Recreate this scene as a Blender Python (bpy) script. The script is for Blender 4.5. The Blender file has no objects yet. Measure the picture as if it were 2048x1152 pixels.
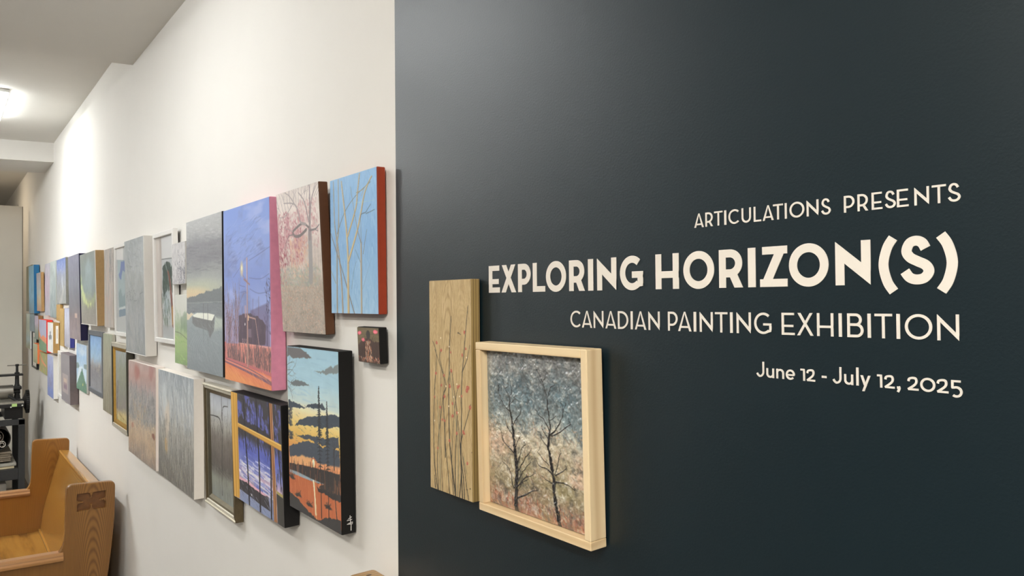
import bpy, bmesh, math, random
import numpy as np
from mathutils import Vector, Matrix

# ------------------------------------------------------------------ camera, world, exposure
scene = bpy.context.scene
col = scene.collection
EYE = Vector((0.0, -0.874, 1.58))
cam_data = bpy.data.cameras.new('camera')
cam_data.sensor_width = 36.0
cam_data.lens = 36.0 * 1485.0 / 2048.0
cam_data.clip_start = 0.02
cam_data.clip_end = 60
camera = bpy.data.objects.new('camera', cam_data)
col.objects.link(camera)
right = Vector((0.6118531, 0.7909195, -0.0090642))
down = Vector((-0.0175728, 0.0021357, -0.9998433))
fwd = Vector((-0.7907762, 0.6119165, 0.0152054))
m = Matrix((right, -down, -fwd)).transposed().to_4x4()
m.translation = EYE
camera.matrix_world = m
scene.camera = camera

world = bpy.data.worlds.new('world')
scene.world = world
world.use_nodes = True
wbg = world.node_tree.nodes['Background']
wbg.inputs[0].default_value = (0.97, 0.985, 1.0, 1)
wbg.inputs[1].default_value = 0.03

scene.view_settings.view_transform = 'Standard'
scene.view_settings.look = 'None'
scene.view_settings.gamma = 1.0
scene.view_settings.exposure = 1.13
scene.view_settings.use_curve_mapping = False

LIGHT_NEAR = 8.0           # emission of the wrap light over the exhibition wall
LIGHT_BAY = 8.0            # emission of the light in the recessed ceiling bay
LIGHT_FAR = 6.0            # warm light beyond the beam
FILL_ROOM = 10.0          # added fill lights over the room side, out of view
FILL_SIDE = 52.0         # added fill lights to the right, out of view
FLOOR = -0.61              # floor level below the working datum; everything is brought to metres at the end

# ------------------------------------------------------------------ helpers
def lin(c):
    c = np.asarray(c, dtype=float) / 255.0
    return np.where(c <= 0.04045, c / 12.92, ((c + 0.055) / 1.055) ** 2.4)

def rgba(c):
    l = lin(c)
    return (float(l[0]), float(l[1]), float(l[2]), 1.0)

def new_mat(name):
    mt = bpy.data.materials.new(name)
    mt.use_nodes = True
    return mt, mt.node_tree.nodes, mt.node_tree.links, mt.node_tree.nodes['Principled BSDF']

def plain(name, c, rough=0.6, metal=0.0, spec=0.5, var=0.0, scale=20.0, bump=0.0, bscale=200.0, coat=0.0):
    mt, N, L, b = new_mat(name)
    b.inputs['Base Color'].default_value = rgba(c)
    b.inputs['Roughness'].default_value = rough
    b.inputs['Metallic'].default_value = metal
    b.inputs['Specular IOR Level'].default_value = spec
    b.inputs['Coat Weight'].default_value = coat
    tc = N.new('ShaderNodeTexCoord')
    if var > 0:
        nz = N.new('ShaderNodeTexNoise'); nz.inputs['Scale'].default_value = scale
        nz.inputs['Detail'].default_value = 4
        L.new(tc.outputs['Object'], nz.inputs['Vector'])
        mx = N.new('ShaderNodeMix'); mx.data_type = 'RGBA'
        mx.inputs[6].default_value = rgba(np.clip(np.array(c) * (1 - var), 0, 255))
        mx.inputs[7].default_value = rgba(np.clip(np.array(c) * (1 + var), 0, 255))
        L.new(nz.outputs['Fac'], mx.inputs[0]); L.new(mx.outputs[2], b.inputs['Base Color'])
    if bump > 0:
        n2 = N.new('ShaderNodeTexNoise'); n2.inputs['Scale'].default_value = bscale
        n2.inputs['Detail'].default_value = 3
        L.new(tc.outputs['Object'], n2.inputs['Vector'])
        bp = N.new('ShaderNodeBump'); bp.inputs['Strength'].default_value = bump
        bp.inputs['Distance'].default_value = 0.002
        L.new(n2.outputs['Fac'], bp.inputs['Height']); L.new(bp.outputs['Normal'], b.inputs['Normal'])
    return mt

def wood(name, c0, c1, axis='Z', scale=30.0, dist=3.0, stretch=0.12, rough=0.4, coat=0.0, detail=2.0, fine=0.25, centre=None, contrast=1.0):
    """growth-ring grain stretched along one axis, plus pores; centre = heart of the rings for arched grain"""
    mt, N, L, b = new_mat(name)
    tc = N.new('ShaderNodeTexCoord')
    mp = N.new('ShaderNodeMapping')
    s = {'X': (stretch, 1, 1), 'Y': (1, stretch, 1), 'Z': (1, 1, stretch)}[axis]
    mp.inputs['Scale'].default_value = s
    L.new(tc.outputs['Object'], mp.inputs['Vector'])
    wv = N.new('ShaderNodeTexWave')
    if centre is None:
        wv.wave_type = 'BANDS'; wv.bands_direction = {'X': 'Z', 'Y': 'X', 'Z': 'Y'}[axis]
    else:
        wv.wave_type = 'RINGS'; wv.rings_direction = 'SPHERICAL'
        mp.inputs['Location'].default_value = [-c * k for c, k in zip(centre, s)]
    wv.inputs['Scale'].default_value = scale
    wv.inputs['Distortion'].default_value = dist
    wv.inputs['Detail'].default_value = detail
    wv.inputs['Detail Scale'].default_value = 12.0 / scale
    L.new(mp.outputs[0], wv.inputs['Vector'])
    nz = N.new('ShaderNodeTexNoise'); nz.inputs['Scale'].default_value = 420
    nz.inputs['Detail'].default_value = 3
    mp2 = N.new('ShaderNodeMapping')
    mp2.inputs['Scale'].default_value = {'X': (.03, 1, 1), 'Y': (1, .03, 1), 'Z': (1, 1, .03)}[axis]
    L.new(tc.outputs['Object'], mp2.inputs['Vector']); L.new(mp2.outputs[0], nz.inputs['Vector'])
    n3 = N.new('ShaderNodeTexNoise'); n3.inputs['Scale'].default_value = 9; n3.inputs['Detail'].default_value = 3
    L.new(mp.outputs[0], n3.inputs['Vector'])
    pw = N.new('ShaderNodeMath'); pw.operation = 'POWER'; pw.inputs[1].default_value = 1.6
    L.new(wv.outputs['Fac'], pw.inputs[0])
    a0 = N.new('ShaderNodeMath'); a0.operation = 'MULTIPLY'; a0.inputs[1].default_value = 0.55 * contrast
    L.new(pw.outputs[0], a0.inputs[0])
    ad = N.new('ShaderNodeMath'); ad.operation = 'MULTIPLY_ADD'
    ad.inputs[1].default_value = fine
    L.new(nz.outputs['Fac'], ad.inputs[0]); L.new(a0.outputs[0], ad.inputs[2])
    a2 = N.new('ShaderNodeMath'); a2.operation = 'MULTIPLY_ADD'; a2.inputs[1].default_value = 0.45
    L.new(n3.outputs['Fac'], a2.inputs[0]); L.new(ad.outputs[0], a2.inputs[2])
    rp = N.new('ShaderNodeValToRGB')
    rp.color_ramp.elements[0].position = 0.2; rp.color_ramp.elements[0].color = rgba(c1)
    rp.color_ramp.elements[1].position = 1.0; rp.color_ramp.elements[1].color = rgba(c0)
    L.new(a2.outputs[0], rp.inputs[0]); L.new(rp.outputs[0], b.inputs['Base Color'])
    b.inputs['Roughness'].default_value = rough
    b.inputs['Coat Weight'].default_value = coat
    b.inputs['Coat Roughness'].default_value = 0.25
    return mt

def emit(name, c, strength):
    mt, N, L, b = new_mat(name)
    b.inputs['Base Color'].default_value = (0.8, 0.8, 0.8, 1)
    b.inputs['Emission Color'].default_value = rgba(c)
    b.inputs['Emission Strength'].default_value = strength
    return mt

def paint_mat(name, rough=0.55, bump=0.25, bscale=900.0, spec=0.35, coat=0.0):
    """paint: colours laid on the canvas by the painter below, weave by noise"""
    mt, N, L, b = new_mat(name)
    at = N.new('ShaderNodeAttribute'); at.attribute_name = 'paint'
    L.new(at.outputs['Color'], b.inputs['Base Color'])
    b.inputs['Roughness'].default_value = rough
    b.inputs['Specular IOR Level'].default_value = spec
    b.inputs['Coat Weight'].default_value = coat
    if bump > 0:
        tc = N.new('ShaderNodeTexCoord')
        nz = N.new('ShaderNodeTexNoise'); nz.inputs['Scale'].default_value = bscale
        L.new(tc.outputs['Object'], nz.inputs['Vector'])
        bp = N.new('ShaderNodeBump'); bp.inputs['Strength'].default_value = bump
        bp.inputs['Distance'].default_value = 0.001
        L.new(nz.outputs['Fac'], bp.inputs['Height']); L.new(bp.outputs['Normal'], b.inputs['Normal'])
    return mt

def glass_mat(name):
    mt = bpy.data.materials.new(name); mt.use_nodes = True
    N, L = mt.node_tree.nodes, mt.node_tree.links
    N.remove(N['Principled BSDF'])
    out = N['Material Output']
    tr = N.new('ShaderNodeBsdfTransparent'); gl = N.new('ShaderNodeBsdfGlossy')
    gl.inputs['Roughness'].default_value = 0.02
    fr = N.new('ShaderNodeFresnel'); fr.inputs['IOR'].default_value = 1.5
    mx = N.new('ShaderNodeMixShader')
    ge = N.new('ShaderNodeNewGeometry')
    inv = N.new('ShaderNodeMath'); inv.operation = 'SUBTRACT'; inv.inputs[0].default_value = 1.0
    L.new(ge.outputs['Backfacing'], inv.inputs[1])
    mu = N.new('ShaderNodeMath'); mu.operation = 'MULTIPLY'
    L.new(fr.outputs[0], mu.inputs[0]); L.new(inv.outputs[0], mu.inputs[1])
    L.new(mu.outputs[0], mx.inputs[0]); L.new(tr.outputs[0], mx.inputs[1]); L.new(gl.outputs[0], mx.inputs[2])
    L.new(mx.outputs[0], out.inputs['Surface'])
    return mt

def link(o, parent=None):
    col.objects.link(o)
    if parent is not None:
        o.parent = parent
    return o

def obj(name, bm, mat, parent=None, smooth=False, loc=(0, 0, 0)):
    me = bpy.data.meshes.new(name)
    bmesh.ops.recalc_face_normals(bm, faces=bm.faces[:])
    bm.to_mesh(me); bm.free()
    if smooth:
        for p in me.polygons: p.use_smooth = True
        try: me.set_sharp_from_angle(angle=math.radians(35))
        except Exception: pass
    if mat is not None:
        me.materials.append(mat)
    o = bpy.data.objects.new(name, me)
    o.location = loc
    return link(o, parent)

def thing(name, label, cat, loc=(0, 0, 0), group=None, rx=0.0):
    o = bpy.data.objects.new(name, None)
    o.empty_display_size = 0.05
    o.location = loc; o.rotation_euler = (rx, 0, 0)
    link(o)
    o['label'] = label; o['category'] = cat
    if group: o['group'] = group
    return o

def tag(o, label, cat, group=None):
    o['label'] = label; o['category'] = cat
    if group: o['group'] = group
    return o

def struct(name, bm, mat, parent=None):
    o = obj(name, bm, mat, parent)
    if parent is None: o['kind'] = 'structure'
    return o

def box(bm, x0, x1, y0, y1, z0, z1, bev=0.0, seg=2):
    r = bmesh.ops.create_cube(bm, size=1.0)
    vs = r['verts']
    for v in vs:
        v.co = Vector(((x0 + x1) / 2 + v.co.x * (x1 - x0), (y0 + y1) / 2 + v.co.y * (y1 - y0), (z0 + z1) / 2 + v.co.z * (z1 - z0)))
    if bev > 0:
        es = set()
        for v in vs: es.update(v.link_edges)
        bmesh.ops.bevel(bm, geom=list(es), offset=bev, segments=seg, affect='EDGES', profile=0.5)
    return bm

def boxm(*a, **k):
    return box(bmesh.new(), *a, **k)

def tube(bm, pts, r, n=12, caps=True):
    """round bar along a polyline; r a number or one radius per point"""
    pts = [Vector(p) for p in pts]
    rs = r if isinstance(r, (list, tuple)) else [r] * len(pts)
    rings = []
    ref = None
    for i, p in enumerate(pts):
        d = (pts[min(i + 1, len(pts) - 1)] - pts[max(i - 1, 0)]).normalized()
        if ref is None:
            ref = d.orthogonal().normalized()
        ref = (ref - d * ref.dot(d)).normalized()
        q = d.cross(ref)
        rings.append([bm.verts.new(p + rs[i] * (math.cos(2 * math.pi * k / n) * ref + math.sin(2 * math.pi * k / n) * q)) for k in range(n)])
    for a, b in zip(rings, rings[1:]):
        for k in range(n):
            bm.faces.new((a[k], a[(k + 1) % n], b[(k + 1) % n], b[k]))
    if caps:
        bm.faces.new(rings[0]); bm.faces.new(rings[-1])
    return bm

def lathe(bm, prof, centre, axis='Y', n=32):
    """prof = list of (radius, distance along axis)"""
    c = Vector(centre)
    rings = []
    for r, t in prof:
        ring = []
        for k in range(n):
            a = 2 * math.pi * k / n
            if axis == 'Y': p = Vector((r * math.cos(a), t, r * math.sin(a)))
            elif axis == 'X': p = Vector((t, r * math.cos(a), r * math.sin(a)))
            else: p = Vector((r * math.cos(a), r * math.sin(a), t))
            ring.append(bm.verts.new(c + p))
        rings.append(ring)
    for a, b in zip(rings, rings[1:]):
        for k in range(n):
            bm.faces.new((a[k], a[(k + 1) % n], b[(k + 1) % n], b[k]))
    bm.faces.new(rings[0]); bm.faces.new(rings[-1])
    return bm

def prism_x(bm, yz, x0, x1, bev=0.0):
    """polygon in the y-z plane pushed out along x"""
    vs = [bm.verts.new((x0, y, z)) for y, z in yz]
    f = bm.faces.new(vs)
    ex = bmesh.ops.extrude_face_region(bm, geom=[f])
    nv = [g for g in ex['geom'] if isinstance(g, bmesh.types.BMVert)]
    for v in nv: v.co.x = x1
    if bev > 0:
        es = [e for e in bm.edges if abs(e.verts[0].co.x - e.verts[1].co.x) < 1e-7]
        bmesh.ops.bevel(bm, geom=es, offset=bev, segments=2, affect='EDGES', profile=0.5)
    return bm

def round_poly(pts, r, n=5):
    """round the corners of a closed polygon; r a number or one per point"""
    out = []
    N = len(pts)
    rr = r if isinstance(r, (list, tuple)) else [r] * N
    for i in range(N):
        p = Vector(pts[i]); a = Vector(pts[i - 1]); b = Vector(pts[(i + 1) % N])
        if rr[i] <= 0:
            out.append(tuple(p)); continue
        da = (a - p); db = (b - p)
        k = min(rr[i], da.length * 0.49, db.length * 0.49)
        s = p + da.normalized() * k; e = p + db.normalized() * k
        for j in range(n + 1):
            t = j / n
            q = (1 - t) ** 2 * s + 2 * t * (1 - t) * p + t * t * e
            out.append(tuple(q))
    return out

# ------------------------------------------------------------------ the painter: fills canvases with procedural colour
class Art:
    def __init__(s, w, h, asp, seed=0):
        s.w, s.h, s.asp = w, h, asp
        u = np.linspace(0, 1, w); v = np.linspace(0, 1, h)
        s.U, s.V = np.meshgrid(u, v)          # V runs from the top down
        s.X = s.U * asp; s.Y = s.V
        s.c = np.zeros((h, w, 3)); s.hgt = np.zeros((h, w))
        s.rng = np.random.RandomState(seed)
        s.H = None
    def quad(s, tl, tr, br, bl):
        src = [tl, tr, br, bl]; dst = [(0, 0), (1, 0), (1, 1), (0, 1)]
        A = []; B = []
        for (x, y), (u, v) in zip(src, dst):
            A.append([x, y, 1, 0, 0, 0, -u * x, -u * y]); B.append(u)
            A.append([0, 0, 0, x, y, 1, -v * x, -v * y]); B.append(v)
        s.H = np.append(np.linalg.solve(np.array(A, float), np.array(B, float)), 1).reshape(3, 3)
    def p(s, q):
        if s.H is None: return q[0] * s.asp, q[1]
        a = s.H @ np.array([q[0], q[1], 1.0])
        return a[0] / a[2] * s.asp, a[1] / a[2]
    def noise(s, fx, fy, seed=0, octv=3, gain=0.5):
        out = np.zeros((s.h, s.w)); amp = 1.0; tot = 0
        for o in range(octv):
            r = np.random.RandomState(seed * 31 + o * 7 + 1)
            nx, ny = int(fx) + 3, int(fy) + 3
            g = r.rand(ny, nx)
            x = s.U * fx; y = s.V * fy
            xi = x.astype(int); yi = y.astype(int)
            tx = x - xi; ty = y - yi
            tx = tx * tx * (3 - 2 * tx); ty = ty * ty * (3 - 2 * ty)
            a = g[yi, xi] * (1 - tx) + g[yi, xi + 1] * tx
            b = g[yi + 1, xi] * (1 - tx) + g[yi + 1, xi + 1] * tx
            out += amp * (a * (1 - ty) + b * ty); tot += amp
            amp *= gain; fx *= 2; fy *= 2
        return out / tot
    def fill(s, c): s.c[:] = np.array(c, float)
    def vgrad(s, stops, wob=0.0, seed=3, fx=5, fy=4):
        v = s.V + (wob * (s.noise(fx, fy, seed) - 0.5) if wob else 0)
        xs = [a for a, _ in stops]; cs = np.array([b for _, b in stops], float)
        for k in range(3): s.c[..., k] = np.interp(v, xs, cs[:, k])
    def mix(s, m, c, alpha=1.0):
        m = np.clip(m, 0, 1)[..., None] * alpha
        s.c = s.c * (1 - m) + np.array(c, float) * m
    def mottle(s, amt, fx, fy, seed=1, octv=4, tint=(1, 1, 1)):
        n = (s.noise(fx, fy, seed, octv) - 0.5) * 2 * amt
        s.c += n[..., None] * np.array(tint, float)
    def _win(s, x0, x1, y0, y1):
        i0 = max(0, int(math.floor(x0 / s.asp * (s.w - 1)))); i1 = min(s.w, int(math.ceil(x1 / s.asp * (s.w - 1))) + 1)
        j0 = max(0, int(math.floor(y0 * (s.h - 1)))); j1 = min(s.h, int(math.ceil(y1 * (s.h - 1))) + 1)
        if i0 >= i1 or j0 >= j1: return None
        return slice(j0, j1), slice(i0, i1)
    def _blend(s, w, m, c, alpha):
        m = (np.clip(m, 0, 1) * alpha)[..., None]
        s.c[w] = s.c[w] * (1 - m) + np.array(c, float) * m
    def seg(s, a, b, w0, w1, c, alpha=1.0, h=0.0):
        mw = max(w0, w1) + 1.5 / s.h
        W = s._win(min(a[0], b[0]) - mw, max(a[0], b[0]) + mw, min(a[1], b[1]) - mw, max(a[1], b[1]) + mw)
        if W is None: return
        X, Y = s.X[W], s.Y[W]
        dx, dy = b[0] - a[0], b[1] - a[1]; L2 = dx * dx + dy * dy + 1e-12
        t = np.clip(((X - a[0]) * dx + (Y - a[1]) * dy) / L2, 0, 1)
        d = np.hypot(X - a[0] - t * dx, Y - a[1] - t * dy)
        r = (w0 + (w1 - w0) * t) / 2
        aa = 0.9 / s.h
        m = np.clip((r - d) / aa + 0.5, 0, 1) * np.clip(r / (0.35 * aa), 0.25, 1)
        s._blend(W, m, c, alpha)
        if h: s.hgt[W] = np.maximum(s.hgt[W], m * h)
    def line(s, pts, w0, w1, c, alpha=1.0, h=0.0, raw=False, curve=True):
        P = [q if raw else s.p(q) for q in pts]
        if curve and len(P) > 2:
            Q = []
            for i in range(len(P) - 1):
                p0 = P[max(i - 1, 0)]; p1 = P[i]; p2 = P[i + 1]; p3 = P[min(i + 2, len(P) - 1)]
                for k in range(4):
                    t = k / 4
                    Q.append(tuple(0.5 * ((2 * p1[d]) + (-p0[d] + p2[d]) * t + (2 * p0[d] - 5 * p1[d] + 4 * p2[d] - p3[d]) * t * t + (-p0[d] + 3 * p1[d] - 3 * p2[d] + p3[d]) * t ** 3) for d in (0, 1)))
            P = Q + [P[-1]]
        n = len(P) - 1
        for i in range(n):
            s.seg(P[i], P[i + 1], w0 + (w1 - w0) * i / n, w0 + (w1 - w0) * (i + 1) / n, c, alpha, h)
    def poly(s, pts, c, alpha=1.0, soft=0.0, rough=0.0, fr=14, seed=5, raw=False):
        P = [q if raw else s.p(q) for q in pts]
        X, Y = s.X, s.Y
        if rough:
            X = X + rough * (s.noise(fr, fr, seed) - 0.5) * 2; Y = Y + rough * (s.noise(fr, fr, seed + 50) - 0.5) * 2
        ins = np.zeros(X.shape, bool); dist = np.full(X.shape, 9.0)
        for i in range(len(P)):
            x0, y0 = P[i - 1]; x1, y1 = P[i]
            if y0 != y1:
                cond = ((y0 > Y) != (y1 > Y)) & (X < (x1 - x0) * (Y - y0) / (y1 - y0) + x0)
                ins ^= cond
            dx, dy = x1 - x0, y1 - y0
            t = np.clip(((X - x0) * dx + (Y - y0) * dy) / (dx * dx + dy * dy + 1e-12), 0, 1)
            dist = np.minimum(dist, np.hypot(X - x0 - t * dx, Y - y0 - t * dy))
        sd = np.where(ins, dist, -dist)
        m = np.clip(sd / max(soft, 0.9 / s.h) + 0.5, 0, 1)
        s.mix(m, c, alpha)
        return m
    def ell(s, c0, rx, ry, c, alpha=1.0, soft=0.3, rough=0.0, fr=10, seed=2, raw=False):
        x, y = c0 if raw else s.p(c0)
        X, Y = s.X, s.Y
        if rough:
            X = X + rough * (s.noise(fr, fr, seed) - 0.5) * 2; Y = Y + rough * (s.noise(fr, fr, seed + 50) - 0.5) * 2
        d = np.hypot((X - x) / rx, (Y - y) / ry)
        s.mix(np.clip((1 - d) / soft + 0.5, 0, 1), c, alpha)
    def strokes(s, n, b, ln, wd, ang, var, cols, alpha=0.6, bend=0.0, jit=12):
        """short brush strokes in the box b = (u0, v0, u1, v1)"""
        R = s.rng
        for _ in range(n):
            u = R.uniform(b[0], b[2]) * s.asp; v = R.uniform(b[1], b[3])
            a = math.radians(ang + R.uniform(-var, var)); l = ln * R.uniform(0.5, 1.4) / 2
            cc = np.array(cols[R.randint(len(cols))], float) + R.uniform(-jit, jit)
            d = (math.cos(a) * l, math.sin(a) * l)
            w = wd * R.uniform(0.6, 1.3)
            s.seg((u - d[0], v - d[1]), (u + d[0], v + d[1]), w, w * 0.6, cc, alpha * R.uniform(0.6, 1))
    def branch(s, x, y, ang, ln, w, depth, c, spread=32, h=0.0, alpha=1.0, k=2, shrink=0.72):
        """twig that forks; x, y already in canvas units, angle from straight up"""
        R = s.rng
        pts = [(x, y)]; a = ang
        for _ in range(3):
            a += R.uniform(-11, 11)
            q = pts[-1]
            pts.append((q[0] + math.sin(math.radians(a)) * ln / 3, q[1] - math.cos(math.radians(a)) * ln / 3))
        s.line(pts, w, w * 0.6, c, alpha, h, raw=True, curve=False)
        if depth <= 0: return
        for i in range(k):
            t = R.randint(1, 4); q = pts[t]
            s.branch(q[0], q[1], a + R.uniform(0.4, 1) * spread * (1 if (i % 2) else -1), ln * shrink * R.uniform(0.75, 1.1), w * 0.58, depth - 1, c, spread, h, alpha, k, shrink)

def face(name, art, W, H, y, mat, parent, z0=0.0, disp=0.0, gain=1.0, xoff=0.0):
    """the painted sheet: a fine grid that carries the painter's colours"""
    w, h = art.w, art.h
    n = w * h
    co = np.empty((n, 3))
    co[:, 0] = ((art.U - 0.5) * W).ravel() + xoff
    co[:, 1] = (y - disp * art.hgt).ravel()
    co[:, 2] = (z0 + (1 - art.V) * H).ravel()
    idx = np.arange(n).reshape(h, w)
    q = np.stack([idx[1:, :-1], idx[1:, 1:], idx[:-1, 1:], idx[:-1, :-1]], -1).reshape(-1, 4)
    me = bpy.data.meshes.new(name)
    me.vertices.add(n); me.vertices.foreach_set('co', co.ravel())
    me.loops.add(q.size); me.loops.foreach_set('vertex_index', q.ravel().astype(np.int32))
    me.polygons.add(len(q))
    me.polygons.foreach_set('loop_start', np.arange(0, q.size, 4, dtype=np.int32))
    try: me.polygons.foreach_set('loop_total', np.full(len(q), 4, dtype=np.int32))
    except Exception: pass
    me.update(calc_edges=True)
    a = me.color_attributes.new('paint', 'FLOAT_COLOR', 'POINT')
    g = art.c.mean(-1, keepdims=True)
    art.c = art.c * 0.90 + g * 0.10 + 2  # sheen and haze put into the paint colours: greyed and lifted
    l = np.ones((n, 4)); l[:, :3] = np.clip(lin(np.clip(art.c, 0, 255)) * 1.14 * gain + 0.010, 0, 0.92).reshape(-1, 3)
    a.data.foreach_set('color', l.ravel())
    if disp:
        me.polygons.foreach_set('use_smooth', np.ones(len(q), dtype=bool))
    me.materials.append(mat)
    o = bpy.data.objects.new(name, me)
    return link(o, parent)

# ------------------------------------------------------------------ materials of the room
def wall_paint(name, c, rough, bump, scale, dist, spec=0.4, var=0.03, specks=False):
    mt, N, L, b = new_mat(name)
    tc = N.new('ShaderNodeTexCoord')
    n1 = N.new('ShaderNodeTexNoise'); n1.inputs['Scale'].default_value = scale; n1.inputs['Detail'].default_value = 3
    L.new(tc.outputs['Object'], n1.inputs['Vector'])
    n2 = N.new('ShaderNodeTexNoise'); n2.inputs['Scale'].default_value = 6; n2.inputs['Detail'].default_value = 4
    L.new(tc.outputs['Object'], n2.inputs['Vector'])
    mx = N.new('ShaderNodeMix'); mx.data_type = 'RGBA'
    mx.inputs[6].default_value = rgba(np.array(c) * (1 - var)); mx.inputs[7].default_value = rgba(np.clip(np.array(c) * (1 + var), 0, 255))
    L.new(n2.outputs['Fac'], mx.inputs[0])
    L.new(mx.outputs[2], b.inputs['Base Color'])
    b.inputs['Roughness'].default_value = rough
    b.inputs['Specular IOR Level'].default_value = spec
    bp = N.new('ShaderNodeBump'); bp.inputs['Strength'].default_value = bump; bp.inputs['Distance'].default_value = dist
    L.new(n1.outputs['Fac'], bp.inputs['Height']); L.new(bp.outputs['Normal'], b.inputs['Normal'])
    return mt

M_white = wall_paint('white wall paint', (234, 231, 225), 0.75, 0.12, 260, 0.001, 0.25, 0.008)
M_dark = wall_paint('dark slate wall paint', (7, 27, 34), 0.42, 0.18, 330, 0.0012, 0.6, 0.03)
M_ceil = wall_paint('ceiling paint', (226, 223, 217), 0.85, 0.05, 200, 0.001, 0.2, 0.01)
M_floor = plain('grey floor', (112, 106, 98), 0.5, var=0.08, scale=3)
M_letter = plain('cream vinyl', (226, 219, 209), 0.5, spec=0.35)
M_lamp_body = plain('white lamp metal', (235, 235, 232), 0.5)

# ------------------------------------------------------------------ room shell
EDGE = -1.584                      # where the white paint meets the dark paint
struct('wall_left', boxm(-16.4, EDGE, 0.0, 0.12, FLOOR, 3.6), M_white)
struct('wall_right', boxm(EDGE, 4.4, 0.0, 0.12, FLOOR, 3.6), M_dark)
struct('wall_back', boxm(-16.5, -16.4, -4.2, 0.12, FLOOR, 3.6), M_white)
struct('wall_opposite_added', boxm(-16.4, -4.4, -4.32, -4.2, FLOOR, 3.6), M_white)  # unseen wall added to give the dark paint something bright to reflect
struct('floor', boxm(-16.5, 4.4, -4.2, 0.12, FLOOR - 0.1, FLOOR), M_floor)
bm = bmesh.new()                   # ceiling: lowered soffit, recessed bay, cross beam, rear bay
def slab(bm, xa, xa2, xb, xb2, z0, z1):
    """ceiling slab, its two cross edges may be slightly skewed (values at y = 0 and y = -0.6)"""
    def xs(a, a2, y): return a + (a2 - a) * (-y / 0.6)
    ys = (0.0, -4.2)
    v = []
    for z in (z0, z1):
        v += [bm.verts.new((xs(xa, xa2, ys[0]), ys[0], z)), bm.verts.new((xs(xb, xb2, ys[0]), ys[0], z)),
              bm.verts.new((xs(xb, xb2, ys[1]), ys[1], z)), bm.verts.new((xs(xa, xa2, ys[1]), ys[1], z))]
    for f in ((0, 1, 2, 3), (7, 6, 5, 4), (0, 4, 5, 1), (1, 5, 6, 2), (2, 6, 7, 3), (3, 7, 4, 0)):
        bm.faces.new([v[i] for i in f])
slab(bm, -4.633, -4.737, 4.4, 4.4, 2.93, 3.3)
struct('ceiling', bm, M_ceil)
bm = bmesh.new(); slab(bm, -8.25, -8.35, -4.60, -4.70, 3.11, 3.35)
struct('ceiling.001', bm, M_ceil)
bm = bmesh.new(); slab(bm, -9.0, -9.10, -8.25, -8.36, 2.925, 3.4)
struct('trim_1', bm, M_ceil)
bm = bmesh.new(); slab(bm, -16.4, -16.4, -8.95, -9.05, 3.2, 3.45)
struct('ceiling.002', bm, M_ceil)

# ------------------------------------------------------------------ ceiling lights
def ceiling_light(x0, x1, y0, y1, z, mat, label):
    t = thing('ceiling_light', label, 'ceiling light', ((x0 + x1) / 2, (y0 + y1) / 2, z), 'ceiling lights')
    w, d = (x1 - x0) / 2, (y1 - y0) / 2
    obj('housing', boxm(-w, w, -d, d, -0.025, -0.001, 0.004), M_lamp_body, t)
    bm = bmesh.new()
    prof = round_poly([(-d * 0.92, -0.025), (-d * 0.92, -0.075), (d * 0.92, -0.075), (d * 0.92, -0.025)], [0, 0.03, 0.03, 0])
    prism_x(bm, prof, -w * 0.97, w * 0.97)
    obj('diffuser', bm, mat, t)
    return t
E_near = emit('lamp near', (250, 252, 252), LIGHT_NEAR)
E_bay = emit('lamp bay', (248, 253, 252), LIGHT_BAY)
E_far = emit('lamp far', (255, 236, 208), LIGHT_FAR)
E_fill_bay = emit('added fill bay', (250, 252, 252), FILL_ROOM * 5.6)
E_fill_side = emit('added fill side', (255, 249, 238), FILL_SIDE)
E_fill_room = emit('added fill room', (250, 252, 252), FILL_ROOM)
ceiling_light(-7.35, -6.35, -0.72, -0.47, 3.11, E_bay, 'white wrap-around light glowing in the recessed ceiling bay at far left')
ceiling_light(-3.6, -2.2, -1.12, -0.88, 2.93, E_near, 'white wrap-around light on the low ceiling above the nearest paintings')
ceiling_light(-11.8, -10.6, -1.0, -0.75, 3.2, E_far, 'warm white wrap-around light behind the ceiling cross beam')
for x0, y0, w in ((-7.6, -2.4, 'in the ceiling bay on the room side'), (-4.5, -2.1, 'over the room side just before the ceiling recess'), (-.1, -2.1, 'over the room side behind the viewer'), (0.7, -3.3, 'over the room side, the one farthest from the dark wall'), (2.4, -1.7, 'farthest right along the dark wall, out past the lettering')):  # unseen lamps added for fill light and sheen on the walls
    ceiling_light(x0, x0 + 1.2, y0, y0 + .2, 3.11 if x0 < -5 else 2.93, E_fill_bay if x0 < -5 else E_fill_room if x0 < -3 else E_fill_side, 'added out-of-view fill light ' + w)

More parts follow.
